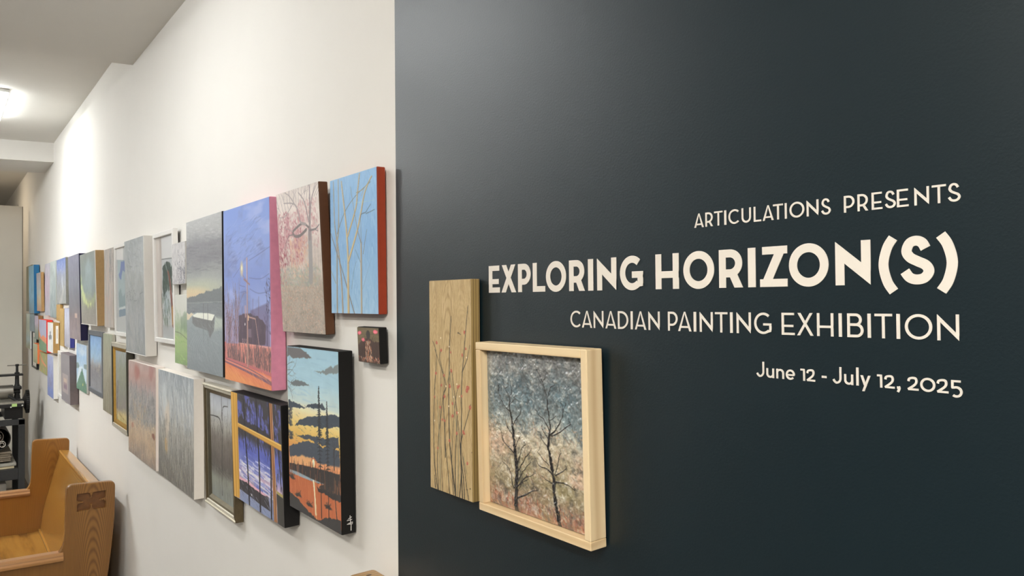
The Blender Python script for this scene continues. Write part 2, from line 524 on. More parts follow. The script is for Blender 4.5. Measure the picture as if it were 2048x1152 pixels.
# ------------------------------------------------------------------ lettering on the dark wall
class Glyphs:
    """strokes of one geometric sans letter, fitted to a box W x H with stroke width w"""
    def __init__(s, W, H, w):
        s.W, s.H, s.w, s.P, s.k = W, H, w, [], 0
    def q(s, *p):
        s.k += 1; s.P.append((s.k, list(p)))
    def bar(s, x0, x1, z0, z1): s.q((x0, z0), (x1, z0), (x1, z1), (x0, z1))
    def stroke(s, pts, w=None):
        w = w or s.w
        n = len(pts); L = []; R = []
        ring = n > 4 and math.hypot(pts[0][0] - pts[-1][0], pts[0][1] - pts[-1][1]) < 1e-7
        for i in range(n):
            a = pts[max(i - 1, 0)]; b = pts[min(i + 1, n - 1)]
            if ring and i in (0, n - 1): a, b = pts[-2], pts[1]
            dx, dz = b[0] - a[0], b[1] - a[1]; l = math.hypot(dx, dz) or 1
            nx, nz = -dz / l * w / 2, dx / l * w / 2
            L.append((pts[i][0] + nx, pts[i][1] + nz)); R.append((pts[i][0] - nx, pts[i][1] - nz))
        s.k += 1
        for i in range(n - 1): s.P.append((s.k, [L[i], R[i], R[i + 1], L[i + 1]]))
    def arc(s, cx, cz, rx, rz, a0, a1, n=28):
        """centre-line points of an elliptical arc whose OUTER radii are rx, rz"""
        k = s.w / 2
        return [(cx + (rx - k) * math.cos(math.radians(a0 + (a1 - a0) * i / n)), cz + (rz - k) * math.sin(math.radians(a0 + (a1 - a0) * i / n))) for i in range(n + 1)]
    def spline(s, pts, n=7):
        Q = []
        for i in range(len(pts) - 1):
            p0 = pts[max(i - 1, 0)]; p1 = pts[i]; p2 = pts[i + 1]; p3 = pts[min(i + 2, len(pts) - 1)]
            for k in range(n):
                t = k / n
                Q.append(tuple(0.5 * (2 * p1[d] + (p2[d] - p0[d]) * t + (2 * p0[d] - 5 * p1[d] + 4 * p2[d] - p3[d]) * t * t + (3 * p1[d] - p0[d] - 3 * p2[d] + p3[d]) * t ** 3) for d in (0, 1)))
        return Q + [pts[-1]]
    def inset(s, pts):
        k = s.w / 2
        return [(k + x * (s.W - 2 * k), k + z * (s.H - 2 * k)) for x, z in pts]
    def draw(s, c):
        W, H, w = s.W, s.H, s.w; k = w / 2
        stem = lambda x=0, a=0, b=H: s.bar(x, x + w, a, b)
        if c in 'Il': s.bar(0, W, 0, H)
        elif c == '-': s.bar(0, W, 0, H)
        elif c == 'E':
            stem(); s.bar(0, W * .96, H - w * .92, H); s.bar(0, W, 0, w * .92); s.bar(0, W * .9, H * .41 - w * .45, H * .41 + w * .45)
        elif c == 'L': stem(); s.bar(0, W, 0, w * .92)
        elif c == 'H': stem(); stem(W - w); s.bar(0, W, H * .41 - w * .46, H * .41 + w * .46)
        elif c == 'T': s.bar(0, W, H - w * .92, H); s.bar(W / 2 - k, W / 2 + k, 0, H)
        elif c == 'X':
            d = w * 1.18; t = W * .035
            s.q((0, 0), (d, 0), (W - t, H), (W - t - d, H)); s.q((W - d, 0), (W, 0), (t + d, H), (t, H))
        elif c == 'A':
            d = w * 1.1
            s.q((0, 0), (d, 0), (W / 2 + d * .22, H), (W / 2 - d * .3, H)); s.q((W - d, 0), (W, 0), (W / 2 + d * .3, H), (W / 2 - d * .22, H))
            z = H * .17; x = d * .5 + (W / 2 - d * .5) * z / H
            s.bar(x, W - x, z, z + w * .88)
        elif c == 'N':
            dh = w * 1.04 * math.hypot(1, (H - w) / (W - w * .5)); sl = (H - dh) / W
            s.q((0, 0), (w, 0), (w, H - sl * w), (0, H))
            s.q((W - w, sl * w), (W, 0), (W, H), (W - w, H))
            s.q((0, H - dh), (0, H), (W, dh), (W, 0))
        elif c == 'Z':
            d = w * 1.25
            s.bar(W * .09, W, H - w * .92, H); s.bar(0, W, 0, w * .92); s.q((0, 0), (d, 0), (W, H), (W - d, H))
        elif c in 'O0':
            s.stroke(s.arc(W / 2, H / 2, W / 2, H / 2, 0, 360, 56))
        elif c == 'C':
            s.stroke(s.arc(W * .56, H / 2, W * .56, H / 2, 47, 313, 44))
        elif c == 'G':
            s.stroke(s.arc(W * .53, H / 2, W * .53, H / 2, 48, 310, 44))
            s.bar(W * .53, W, H * .45 - w * .46, H * .45 + w * .46); s.q((W - w, H * .2), (W, H * .12), (W, H * .45), (W - w, H * .45))
            s.q((W * .75, k * .9), (W, H * .12), (W, H * .2), (W - w, H * .22))
        elif c == 'U':
            r = W / 2
            stem(0, r); stem(W - w, r); s.stroke(s.arc(r, r, r, r, 180, 360, 24))
        elif c in 'PR':
            zb = H * .26 if c == 'P' else H * .27; r = (H - zb) / 2; xc = max(W * (.97 if c == 'R' else 1.0) - r, w * 1.05)
            rx = W * (.98 if c == 'R' else 1.0) - xc
            stem(); s.stroke([(k, H - k), (xc, H - k)] + s.arc(xc, zb + r, rx, r, 90, -90, 24)[1:-1] + [(xc, zb + k), (k, zb + k)])
            if c == 'R':
                d = w * 1.2; s.q((W - d, 0), (W, 0), (W * .5 + d * .55, zb + w * .9), (W * .5 - d * .45, zb + w * .9))
        elif c == 'B':
            zm = H * .53; r1 = (H - zm + k) / 2; r2 = (zm + k) / 2; x1 = W * .9 - r1; x2 = W - r2
            stem(); s.stroke([(k, H - k), (x1, H - k)] + s.arc(x1, H - r1, r1, r1, 90, -90, 20)[1:-1] + [(x1, zm), (k, zm)])
            s.stroke([(k, zm), (x2, zm)] + s.arc(x2, r2, r2, r2, 90, -90, 20)[1:-1] + [(x2, k), (k, k)])
        elif c == 'D':
            rx = min(W - w * .9, H * .55); xc = W - rx
            stem(); s.stroke([(k, H - k), (xc, H - k)] + s.arc(xc, H / 2, rx, H / 2, 90, -90, 32)[1:-1] + [(xc, k), (k, k)])
        elif c == 'S':
            s.stroke(s.spline(s.inset([(.88, .79), (.74, .94), (.5, 1.0), (.24, .94), (.11, .74), (.25, .58), (.55, .47), (.88, .36), (1.0, .2), (.82, .04), (.5, 0), (.22, .06), (.03, .22)])))
        elif c == '(':
            s.stroke([(W * .83, H * .97), (W * .6, H * .84), (W * .38, H * .66), (k, H * .5), ][:0] + s.spline([(W * .84, H * .965), (W * .5, H * .79), (W * .3, H * .5), (W * .5, H * .21), (W * .84, H * .035)]))
        elif c == ')':
            s.stroke(s.spline([(W * .16, H * .965), (W * .5, H * .79), (W * .7, H * .5), (W * .5, H * .21), (W * .16, H * .035)]))
        elif c == 'J':
            r = W * .62
            s.bar(W - w, W, r, H); s.stroke(s.arc(W - r, r, r, r, 0, -90, 16) + s.spline([(W - r, k), (W * .18, w * 1.1), (W * .03, w * 2.1)])[1:])
        elif c == 'u':
            r = W / 2; stem(0, r); stem(W - w); s.stroke(s.arc(r, r, r, r, 180, 360, 20))
        elif c == 'n':
            r = W / 2; stem(); stem(W - w, 0, H - r); s.stroke(s.arc(r, H - r, r, r, 0, 180, 20))
        elif c == 'e':
            s.stroke(s.arc(W / 2, H / 2, W / 2, H / 2, -6, 318, 40)); s.bar(k, W - k * .6, H * .47 - w * .42, H * .47 + w * .42)
        elif c == '1': s.bar(W - w, W, 0, H); s.bar(0, W, H - w * .92, H)
        elif c == '2':
            s.bar(W * .06, W, 0, w * .92)
            s.stroke(s.spline([(W * .1, H * .66), (W * .17, H * .84), (W * .44, H - k), (W * .74, H * .88), (W * .82, H * .66), (W * .66, H * .42), (W * .06, k * .8)]))
        elif c == '5':
            s.bar(W * .06, W * .85, H - w * .92, H); s.bar(W * .06, W * .06 + w, H * .55, H)
            s.stroke([(W * .1, H * .57)] + s.arc(W * .48, H * .33, W * .52, H * .33, 112, -130, 30))
        elif c == 'y':
            d = w * 1.15; zj = H * .37
            s.q((0, H), (d, H), (W * .5 + d * .3, zj), (W * .5 - d * .7, zj)); s.q((W * .15, 0), (W * .15 + d, 0), (W, H), (W - d, H))
        elif c == ',':
            s.stroke(s.spline([(W * .55, H), (W * .75, H * .75), (W * .7, H * .5), (W * .3, 0)]), w * 1.05); s.bar(W * .1, W * .9, H * .55, H)
        return s.P

def lettering(label, items, w, z_base, z_cap, zfun=None):
    x0 = items[0][1]; x1 = items[-1][2]
    t = thing('wall_lettering', label, 'lettering', ((x0 + x1) / 2, 0.0, z_base), 'cream lettering on the dark wall')
    for c, a, b in items:
        zb, zt = (z_base, z_cap) if zfun is None or c not in zfun else zfun[c]
        P = Glyphs(b - a, zt - zb, w).draw(c)
        bm = bmesh.new()
        for layer, poly in P:
            T = 0.0010 + layer * 0.00004
            f = [bm.verts.new((a - (x0 + x1) / 2 + x, -T, zb - z_base + z)) for x, z in poly]
            k = [bm.verts.new((v.co.x, -0.0001, v.co.z)) for v in f]
            n = len(f)
            try:
                bm.faces.new(f); bm.faces.new(k[::-1])
                for i in range(n): bm.faces.new((f[i], k[i], k[(i + 1) % n], f[(i + 1) % n]))
            except ValueError: pass
        me = bpy.data.meshes.new('letter'); 
        bmesh.ops.recalc_face_normals(bm, faces=bm.faces[:]); bm.to_mesh(me); bm.free()
        me.materials.append(M_letter)
        link(bpy.data.objects.new('letter', me), t)
    return t

lettering('small thin cream capitals on dark wall reading ARTICULATIONS PRESENTS', [('A',-0.6924,-0.6758),('R',-0.6726,-0.6598),('T',-0.6572,-0.6432),('I',-0.6402,-0.6369),('C',-0.6332,-0.6153),('U',-0.6117,-0.5971),('L',-0.5926,-0.5813),('A',-0.5788,-0.5626),('T',-0.5631,-0.5488),('I',-0.5460,-0.5433),('O',-0.5392,-0.5186),('N',-0.5152,-0.4993),('S',-0.4961,-0.4832),('P',-0.4662,-0.4531),('R',-0.4493,-0.4366),('E',-0.4322,-0.4198),('S',-0.4172,-0.4044),('E',-0.4030,-0.3901),('N',-0.3837,-0.3680),('T',-0.3650,-0.3504),('S',-0.3490,-0.3358)], 0.0025, 1.6817, 1.7020)
lettering('large bold cream title on dark wall reading EXPLORING HORIZON(S)', [('E',-1.2037,-1.1677),('X',-1.1618,-1.1162),('P',-1.1093,-1.0718),('L',-1.0650,-1.0302),('O',-1.0273,-0.9734),('R',-0.9650,-0.9260),('I',-0.9171,-0.9050),('N',-0.8952,-0.8510),('G',-0.8426,-0.7933),('H',-0.7673,-0.7223),('O',-0.7135,-0.6587),('R',-0.6501,-0.6112),('I',-0.6027,-0.5910),('Z',-0.5841,-0.5436),('O',-0.5411,-0.4872),('N',-0.4782,-0.4347),('(',-0.4260,-0.4048),('S',-0.4019,-0.3639),(')',-0.3600,-0.3390)], 0.0112, 1.5934, 1.6468, {'(': (1.5826, 1.6492), ')': (1.5826, 1.6492), 'O': (1.5926, 1.6476), 'S': (1.5926, 1.6476), 'G': (1.5926, 1.6476)})
lettering('medium thin cream capitals on dark wall reading CANADIAN PAINTING EXHIBITION', [('C',-0.9624,-0.9359),('A',-0.9334,-0.9090),('N',-0.9047,-0.8818),('A',-0.8769,-0.8528),('D',-0.8484,-0.8259),('I',-0.8204,-0.8162),('A',-0.8114,-0.7880),('N',-0.7830,-0.7605),('P',-0.7440,-0.7257),('A',-0.7246,-0.7004),('I',-0.6958,-0.6915),('N',-0.6849,-0.6622),('T',-0.6581,-0.6373),('I',-0.6328,-0.6287),('N',-0.6221,-0.5995),('G',-0.5942,-0.5681),('E',-0.5529,-0.5345),('X',-0.5309,-0.5087),('H',-0.5036,-0.4821),('I',-0.4752,-0.4713),('B',-0.4644,-0.4445),('I',-0.4395,-0.4357),('T',-0.4311,-0.4108),('I',-0.4059,-0.4020),('O',-0.3965,-0.3671),('N',-0.3619,-0.3396)], 0.0032, 1.5305, 1.5592)
lettering('small cream date on dark wall reading June 12 - July 12, 2025', [('J',-0.5911,-0.5800),('u',-0.5766,-0.5652),('n',-0.5618,-0.5506),('e',-0.5479,-0.5352),('1',-0.5272,-0.5210),('2',-0.5188,-0.5073),('-',-0.4983,-0.4921),('J',-0.4834,-0.4728),('u',-0.4693,-0.4581),('l',-0.4543,-0.4514),('y',-0.4491,-0.4370),('1',-0.4293,-0.4233),('2',-0.4208,-0.4091),(',',-0.4068,-0.4029),('2',-0.3948,-0.3828),('0',-0.3809,-0.3649),('2',-0.3635,-0.3516),('5',-0.3494,-0.3373)], 0.0025, 1.4728, 1.4934,
          {'u': (1.4728, 1.4854), 'n': (1.4728, 1.4856), 'e': (1.4725, 1.4858), 'l': (1.4728, 1.4944), 'y': (1.4667, 1.4855), '1': (1.4728, 1.4880), '2': (1.4728, 1.4881), '0': (1.4725, 1.4882), '5': (1.4691, 1.4879), '-': (1.4785, 1.4812), ',': (1.4695, 1.4758)})


# ------------------------------------------------------------------ paintings: builders
M_paint = paint_mat('painted canvas', 0.55, 0.25, 900)
M_oil = paint_mat('oil paint', 0.38, 0.3, 500, 0.5)
M_wax = paint_mat('wax relief', 0.16, 0.12, 350, 0.6, 0.3)
M_paper = paint_mat('paper print', 0.8, 0.05, 600, 0.2)
M_plank = paint_mat('painted oak plank', 0.5, 0.2, 500, 0.3)
M_glass = glass_mat('picture glass')
GRP = 'paintings hung on the white wall'
side_cache = {}
def side(c, rough=0.6, weave=0.25):
    k = (tuple(c), rough)
    if k not in side_cache:
        if max(c) > 60: c = np.clip(np.array(c, float) * 1.06 + 3, 0, 250)
        side_cache[k] = plain('canvas side %d' % len(side_cache), c, rough, spec=0.3, var=0.015 if min(c) > 170 else 0.06, scale=60, bump=weave, bscale=1200)
    return side_cache[k]

def hang(name, label, rec, group=GRP):
    """empty on the wall at the lower back edge, leaning forward at the top"""
    x0, x1, z0, z1, tb, tt = rec
    h = z1 - z0
    a = math.atan2(max(tt - tb, 0.0), h)
    return thing(name, label, 'painting', ((x0 + x1) / 2, -0.0035, z0), group, a), x1 - x0, h, tb - 0.0035

def canvas(label, rec, art, sides, mat=None, bev=0.0025, rough=0.6, name='painting', edge=None):
    t, W, H, T = hang(name, label, rec)
    obj('canvas_sides', boxm(-W / 2, W / 2, -T + 0.0006, 0, 0, H, bev), side(sides, rough), t)
    e = 0.0012
    w, h = W - 2 * e, H - 2 * e
    face('painted_face', art, w, h, -T, mat or M_paint, t, e)
    if edge is not None:              # thin pale strip round the front
        bm = bmesh.new(); k = 0.004
        for a in ((-W / 2, W / 2, 0, k), (W / 2 - k, W / 2, k, H)):
            box(bm, a[0], a[1], -T - 0.003, -T + 0.002, a[2], a[3], 0.001, 1)
        obj('edge_strip', bm, edge, t)
    return t

def rails(bm, W, H, prof):
    """mitred frame; prof = [(inset from the outer edge, y), ...] swept round the rectangle"""
    loops = []
    for i, y in prof:
        loops.append([bm.verts.new(p) for p in ((-W / 2 + i, y, i), (W / 2 - i, y, i), (W / 2 - i, y, H - i), (-W / 2 + i, y, H - i))])
    for a, b in zip(loops, loops[1:]):
        for k in range(4):
            bm.faces.new((a[k], a[(k + 1) % 4], b[(k + 1) % 4], b[k]))
    return bm

def framed(label, rec, art, frame_m, fw, depth=None, mat=None, mat_w=0.0, mat_art=None, glass=False, lip=None, recess=0.008, back=None, name='framed_painting'):
    t, W, H, T = hang(name, label, rec)
    prof = [(0.0, 0.0), (0.0, -T + 0.002), (0.002, -T), (fw - 0.002, -T), (fw, -T + 0.002), (fw, -T + recess + 0.003)]
    obj('frame', rails(bmesh.new(), W, H, prof), frame_m, t)
    obj('backing_board', boxm(-W / 2 + 0.003, W / 2 - 0.003, -0.006, -0.001, 0.003, H - 0.003), back or side((120, 105, 85)), t)
    i = fw
    if lip is not None:
        lm, lw = lip
        obj('inner_lip', rails(bmesh.new(), W, H, [(i - 0.001, -T + 0.004), (i + lw * 0.4, -T + 0.006), (i + lw, -T + recess + 0.002), (i + lw, -T + recess + 0.006)]), lm, t)
        i += lw - 0.001
    yb = -T + recess + 0.003
    if mat_w > 0:
        mb = obj('mat_board', rails(bmesh.new(), W, H, [(i - 0.002, yb - 0.0015), (i + mat_w, yb - 0.0015), (i + mat_w + 0.0015, yb)]), side((214, 208, 200), 0.8), t)
        i += mat_w
    k = i - 0.001
    face('picture', art, W - 2 * k, H - 2 * k, yb + 0.0002, mat or M_paint, t, k)
    if glass:
        g = fw - 0.002
        obj('glass_pane', boxm(-W / 2 + g, W / 2 - g, yb - 0.0045, yb - 0.003, g, H - g), M_glass, t)
    return t

# ------------------------------------------------------------------ art for each picture (zoomed-photo drawing coordinates per picture)
def art_blue_trees():
    A = Art(150, 240, 0.273 / 0.361, 1)
    A.quad((53, 107), (303, 37), (315, 828), (60, 822))
    A.fill((118, 165, 208))
    A.vgrad([(0, (132, 178, 220)), (.5, (120, 166, 212)), (1, (146, 184, 214))], .2)
    A.strokes(700, (0, 0, 1, 1), .07, .012, 85, 30, [(110, 158, 205), (138, 180, 218), (100, 150, 200), (150, 188, 218)], .35, jit=6)
    A.strokes(120, (0, .2, 1, 1), .05, .014, 88, 20, [(160, 196, 222), (170, 204, 226), (128, 176, 206)], .4, jit=6)
    och, gry, drk, pal = (196, 170, 118), (148, 136, 122), (74, 88, 104), (206, 186, 140)
    def tree(pts, w0, w1, c=och, sh=True):
        if sh: A.line([(x + 3, y) for x, y in pts], w0 * .9, w1 * .9, (122, 118, 112), .9)
        A.line(pts, w0, w1, c)
        if w0 > .014: A.line([(x - 2, y) for x, y in pts], w0 * .3, w1 * .3, pal, .8)
    tree([(90, 825), (89, 640), (88, 440), (76, 330), (70, 110)], .014, .006, (160, 146, 124))
    tree([(88, 440), (98, 350), (96, 100)], .012, .006, (176, 158, 120))
    tree([(121, 825), (113, 640), (92, 440)], .015, .009, (158, 142, 124))
    A.line([(57, 390), (110, 560), (150, 700), (185, 825)], .008, .013, (118, 110, 104))
    A.line([(57, 590), (84, 660)], .005, .007, (150, 150, 120))
    A.line([(92, 390), (130, 280), (190, 190), (272, 115)], .008, .004, (106, 108, 106))
    tree([(152, 825), (150, 680), (150, 545)], .028, .024)
    tree([(150, 545), (143, 400), (130, 260), (113, 110)], .022, .007)
    tree([(150, 545), (195, 390), (215, 300), (240, 170), (276, 85)], .020, .006)
    tree([(146, 408), (190, 260), (200, 170), (211, 70)], .014, .008)
    tree([(223, 825), (221, 640), (220, 440)], .016, .012, (172, 152, 124))
    A.line([(220, 440), (203, 375), (182, 260), (163, 140)], .010, .004, (128, 122, 112))
    A.line([(221, 440), (219, 320)], .006, .004, (128, 122, 112))
    A.line([(232, 500), (242, 430), (252, 370)], .007, .004, (110, 110, 106))
    A.line([(217, 545), (190, 478)], .004, .003, drk); A.line([(170, 690), (180, 600), (195, 540)], .005, .003, drk, .6)
    A.line([(215, 318), (222, 288), (245, 278), (255, 262), (272, 235)], .006, .004, drk)
    A.line([(246, 285), (268, 276), (294, 263)], .005, .004, drk)
    A.line([(195, 172), (235, 150), (280, 88)], .007, .004, (150, 140, 112)); A.line([(235, 150), (222, 190)], .005, .004, (150, 140, 112))
    A.line([(230, 690), (255, 600), (280, 520)], .003, .002, (100, 120, 140), .6)
    A.line([(190, 225), (250, 220), (300, 210)], .003, .002, (170, 200, 190), .7)
    return A

def art_maple():
    A = Art(150, 270, 0.32 / 0.422, 2)
    A.quad((40, 160), (317, 67), (368, 1082), (85, 1062))
    A.vgrad([(0, (216, 206, 198)), (.3, (210, 196, 190)), (.55, (194, 182, 172)), (.66, (172, 160, 146)), (1, (164, 152, 140))], .12)
    A.mottle(14, 10, 16, 2); A.mottle(10, 40, 60, 3)
    n = A.noise(9, 14, 21, 4)
    msk = np.clip((n - .5) * 7, 0, 1) * np.clip((A.V - .10) * 8, 0, 1) * np.clip((.55 - A.V) * 8, 0, 1) * np.clip((.75 - A.U) * 4, 0, 1)
    A.mix(msk, (186, 134, 140), .75)
    A.strokes(420, (.02, .15, .60, .52), .020, .014, 60, 60, [(168, 92, 104), (186, 120, 128), (150, 76, 90), (198, 146, 148)], .6)
    A.strokes(240, (.50, .10, .95, .42), .020, .014, 70, 50, [(182, 118, 126), (170, 104, 112), (200, 156, 154)], .5)
    A.strokes(60, (.0, .42, .16, .66), .022, .016, 60, 50, [(140, 60, 74), (160, 84, 92), (206, 160, 150)], .7)
    A.strokes(220, (.28, .34, .72, .62), .03, .014, 80, 40, [(212, 166, 132), (218, 182, 148), (204, 148, 124)], .45)
    A.strokes(260, (.0, .54, .95, .68), .04, .014, 20, 40, [(150, 164, 150), (160, 172, 156), (176, 164, 138), (150, 154, 154)], .5)
    tr, lt = (140, 126, 128), (158, 146, 146)
    A.line([(270, 720), (268, 560), (262, 400)], .070, .060, (150, 146, 146), .75)
    A.line([(262, 440), (262, 300), (262, 180), (258, 90)], .040, .012, tr, .8)
    A.line([(255, 370), (215, 345), (170, 380), (150, 405), (165, 430), (200, 425), (240, 385)], .016, .022, (118, 108, 108))
    A.line([(235, 350), (200, 335), (180, 250), (150, 215), (90, 215)], .020, .007, lt)
    A.line([(180, 250), (130, 170), (95, 145)], .012, .006, lt); A.line([(150, 215), (100, 300), (60, 310)], .008, .004, lt)
    A.line([(255, 330), (225, 200), (185, 140)], .018, .007, tr, .8); A.line([(265, 300), (275, 180), (300, 100)], .016, .006, tr, .8)
    A.line([(262, 390), (300, 380), (325, 350)], .016, .007, (118, 110, 112)); A.line([(290, 382), (318, 392)], .008, .005, (128, 120, 120))
    A.line([(180, 428), (125, 430), (95, 520)], .010, .005, (130, 116, 116)); A.line([(150, 400), (80, 370)], .006, .003, lt)
    for k in range(16):
        x, y = A.p((50 + 17 * k, 250 - 9 * k)); A.branch(x, y + .04, -40 + 6 * k, .13, .007, 3, (150, 138, 140), 38, alpha=.75)
    for x0 in (115, 155, 300, 320): A.line([(x0, 640), (x0 - 4, 450)], .008, .004, (160, 148, 146), .6)
    A.strokes(900, (0, .66, 1, 1), .014, .007, 20, 60, [(196, 178, 160), (136, 126, 114), (206, 168, 144), (150, 142, 130), (178, 146, 126)], .7)
    A.strokes(120, (0, .68, .9, .98), .012, .006, 30, 60, [(210, 160, 132), (204, 150, 120), (214, 196, 176)], .6)
    A.strokes(60, (0, .58, .25, .95), .02, .008, 60, 40, [(206, 150, 122), (150, 158, 120), (180, 120, 112)], .5)
    return A

def art_dusk_street():
    A = Art(150, 290, 0.473 / 0.608, 3)
    A.quad((44, 117), (297, 33), (312, 1098), (57, 1035))
    A.vgrad([(0, (112, 140, 210)), (.25, (130, 152, 212)), (.42, (122, 142, 206)), (.58, (150, 166, 218)), (.70, (170, 166, 208)), (1, (150, 120, 150))], .08)
    n = A.noise(4, 9, 4, 4)
    A.mix((n - .52) * 5, (108, 118, 166), .55); A.mix((A.noise(3, 12, 8, 3) - .6) * 6, (170, 180, 222), .5)
    A.strokes(120, (.1, .08, .9, .35), .08, .008, -12, 12, [(150, 164, 216), (92, 104, 160)], .3)
    # building and trees
    A.poly([(195, 660), (300, 612), (303, 860), (195, 850)], (96, 80, 112), .55, .01)
    A.poly([(130, 690), (175, 672), (230, 690), (262, 712), (280, 740), (275, 850), (130, 850)], (88, 74, 88), 1, .004, .01, 20)
    A.strokes(90, (.35, .62, .92, .77), .03, .006, 85, 20, [(70, 60, 78), (110, 90, 100), (84, 72, 96)], .6)
    for x, y0 in ((150, 640), (208, 598), (240, 585), (178, 640)): A.line([(x, 850), (x, y0)], .007, .006, (110, 88, 110), .9)
    A.strokes(40, (.9, .42, 1, .72), .02, .008, 60, 50, [(66, 62, 88), (86, 78, 104)], .8)
    A.line([(288, 850), (285, 480)], .008, .004, (74, 66, 90))
    # red brick fence and reeds
    A.poly([(45, 838), (130, 842), (309, 866), (310, 1010), (50, 950)], (222, 140, 126))
    A.poly([(45, 830), (62, 832), (62, 950), (48, 945)], (206, 110, 110))
    A.line([(128, 838), (309, 862)], .006, .006, (232, 160, 146))
    A.strokes(520, (.05, .80, 1, .91), .05, .007, 84, 14, [(88, 74, 80), (112, 90, 94), (72, 64, 74), (140, 104, 102)], .8)
    A.strokes(120, (.0, .5, .36, .86), .10, .006, 80, 16, [(120, 96, 108), (90, 78, 94), (150, 116, 118)], .5)
    for k in range(26):
        R = A.rng; x, y = A.p((70 + R.uniform(-15, 55), 830 + R.uniform(-40, 60)))
        A.branch(x, y, R.uniform(-18, 18), .17, .006, 2, [(128, 100, 108), (158, 120, 122), (98, 84, 98)][k % 3], 22)
    # road
    A.poly([(48, 915), (311, 1010), (314, 1100), (50, 1040)], (226, 128, 92), 1, .003)
    A.poly([(48, 960), (200, 1050), (315, 1100), (48, 1045)], (238, 156, 92), .8, .05)
    A.line([(48, 915), (180, 962), (311, 1012)], .012, .020, (196, 110, 112)); A.line([(48, 925), (180, 980), (312, 1040)], .010, .014, (228, 140, 124))
    A.line([(48, 935), (180, 995), (313, 1062)], .008, .018, (130, 92, 112)); A.line([(60, 925), (200, 985), (312, 1052)], .004, .006, (110, 84, 104))
    A.strokes(160, (0, .93, 1, 1), .07, .006, 25, 8, [(244, 168, 104), (222, 120, 92), (236, 146, 98)], .4)
    # pole, wires, lamp
    A.line([(175, 372), (178, 650), (183, 965)], .011, .017, (160, 122, 116), curve=False); A.line([(173, 372), (176, 650), (180, 965)], .004, .006, (222, 180, 158), curve=False)
    A.line([(158, 488), (190, 517)], .009, .009, (150, 112, 112))
    for p in ([(185, 385), (240, 350), (300, 308)], [(188, 480), (250, 485), (298, 455)], [(190, 540), (240, 565), (300, 550)], [(135, 522), (165, 530)], [(140, 560), (170, 555)], [(100, 480), (140, 420)]): A.line(p, .0030, .0030, (92, 98, 150), .9)
    A.line([(176, 500), (150, 462), (146, 430)], .005, .004, (140, 118, 130))
    A.ell((146, 432), .024, .038, (232, 208, 150), .75, .9); A.ell((146, 428), .009, .014, (252, 240, 196), 1, .4)
    A.line([(186, 695), (222, 705), (243, 850)], .007, .007, (190, 150, 140), curve=False)
    A.ell((165, 735), .006, .007, (244, 240, 236), 1, .5); A.line([(184, 690), (184, 710)], .012, .012, (236, 196, 150))
    A.poly([(182, 760), (200, 760), (202, 808), (184, 806)], (120, 104, 120)); A.line([(166, 640), (168, 690)], .02, .02, (206, 160, 160), .7)
    for x in (152, 160, 170): A.line([(x, 815), (x + 3, 838)], .004, .004, (226, 190, 190))
    return A

def art_grey_lake():
    A = Art(110, 280, 0.498 / 0.617, 4)
    A.quad((42, 108), (267, 40), (275, 1103), (43, 1047))
    A.vgrad([(0, (168, 170, 170)), (.1, (158, 160, 160)), (.18, (134, 134, 138)), (.3, (140, 142, 144)), (.42, (164, 170, 164)), (.5, (172, 174, 158)), (.55, (140, 146, 148)), (.62, (160, 170, 172)), (.75, (142, 152, 156)), (1, (132, 140, 144))], .05, 3, 4, 8)
    A.strokes(240, (0, 0, 1, .16), .10, .006, 4, 8, [(184, 186, 186), (154, 156, 158), (172, 174, 174)], .4)
    A.ell((120, 300), .6, .10, (122, 122, 128), .45, .9, .05); A.ell((235, 320), .35, .03, (112, 112, 118), .5, .8, .02)
    A.strokes(150, (0, .16, 1, .35), .12, .008, 3, 6, [(108, 110, 114), (136, 138, 140)], .3)
    A.ell((70, 560), .38, .04, (226, 192, 150), .8, .9); A.ell((100, 520), .5, .05, (196, 198, 160), .35, .9)
    top = [(42, 588), (70, 580), (90, 575), (105, 578), (125, 560), (150, 563), (165, 545), (185, 540), (200, 546), (215, 530), (232, 525), (245, 532), (258, 515), (270, 518)]
    A.poly(top + [(272, 612), (42, 622)], (118, 124, 126), 1, .003, .01, 40)
    A.poly([(42, 620), (272, 610), (272, 722), (240, 715), (200, 690), (120, 682), (90, 684), (42, 690)], (126, 132, 136), 1, .003, .006)
    A.line([(42, 621), (272, 612)], .003, .003, (156, 160, 160))
    A.strokes(60, (0, .53, 1, .62), .07, .006, 2, 5, [(138, 144, 146), (112, 118, 122)], .5)
    A.poly([(42, 690), (75, 686), (88, 690), (60, 720), (42, 735)], (222, 206, 176), .9, .004, .01)
    A.poly([(80, 700), (110, 684), (180, 686), (222, 696), (205, 735), (90, 716)], (224, 226, 214), 1, .003)
    A.poly([(225, 712), (272, 722), (272, 780), (215, 800)], (196, 206, 186), .6, .03)
    A.poly([(78, 708), (150, 724), (205, 736), (222, 700), (216, 800), (190, 850), (180, 800), (95, 772), (78, 750)], (120, 122, 122), 1, .003)
    A.line([(205, 736), (192, 850)], .006, .003, (92, 94, 96)); A.line([(222, 700), (216, 800)], .005, .003, (86, 88, 92))
    for x in (150, 178): A.line([(x, 628), (x, 740), (x + 1, 900)], .010, .006, (104, 106, 110), .85, curve=False)
    A.line([(88, 676), (92, 690)], .006, .003, (80, 82, 84))
    A.strokes(240, (0, .66, 1, 1), .09, .006, 25, 22, [(150, 160, 164), (120, 130, 134), (160, 170, 172)], .35)
    for k in range(7): A.line([(50 + k * 14, 1000), (60 + k * 14, 900), (95 + k * 14, 830)], .005, .004, (164, 172, 176), .45)
    A.mottle(4, 60, 120, 9, 2)
    return A

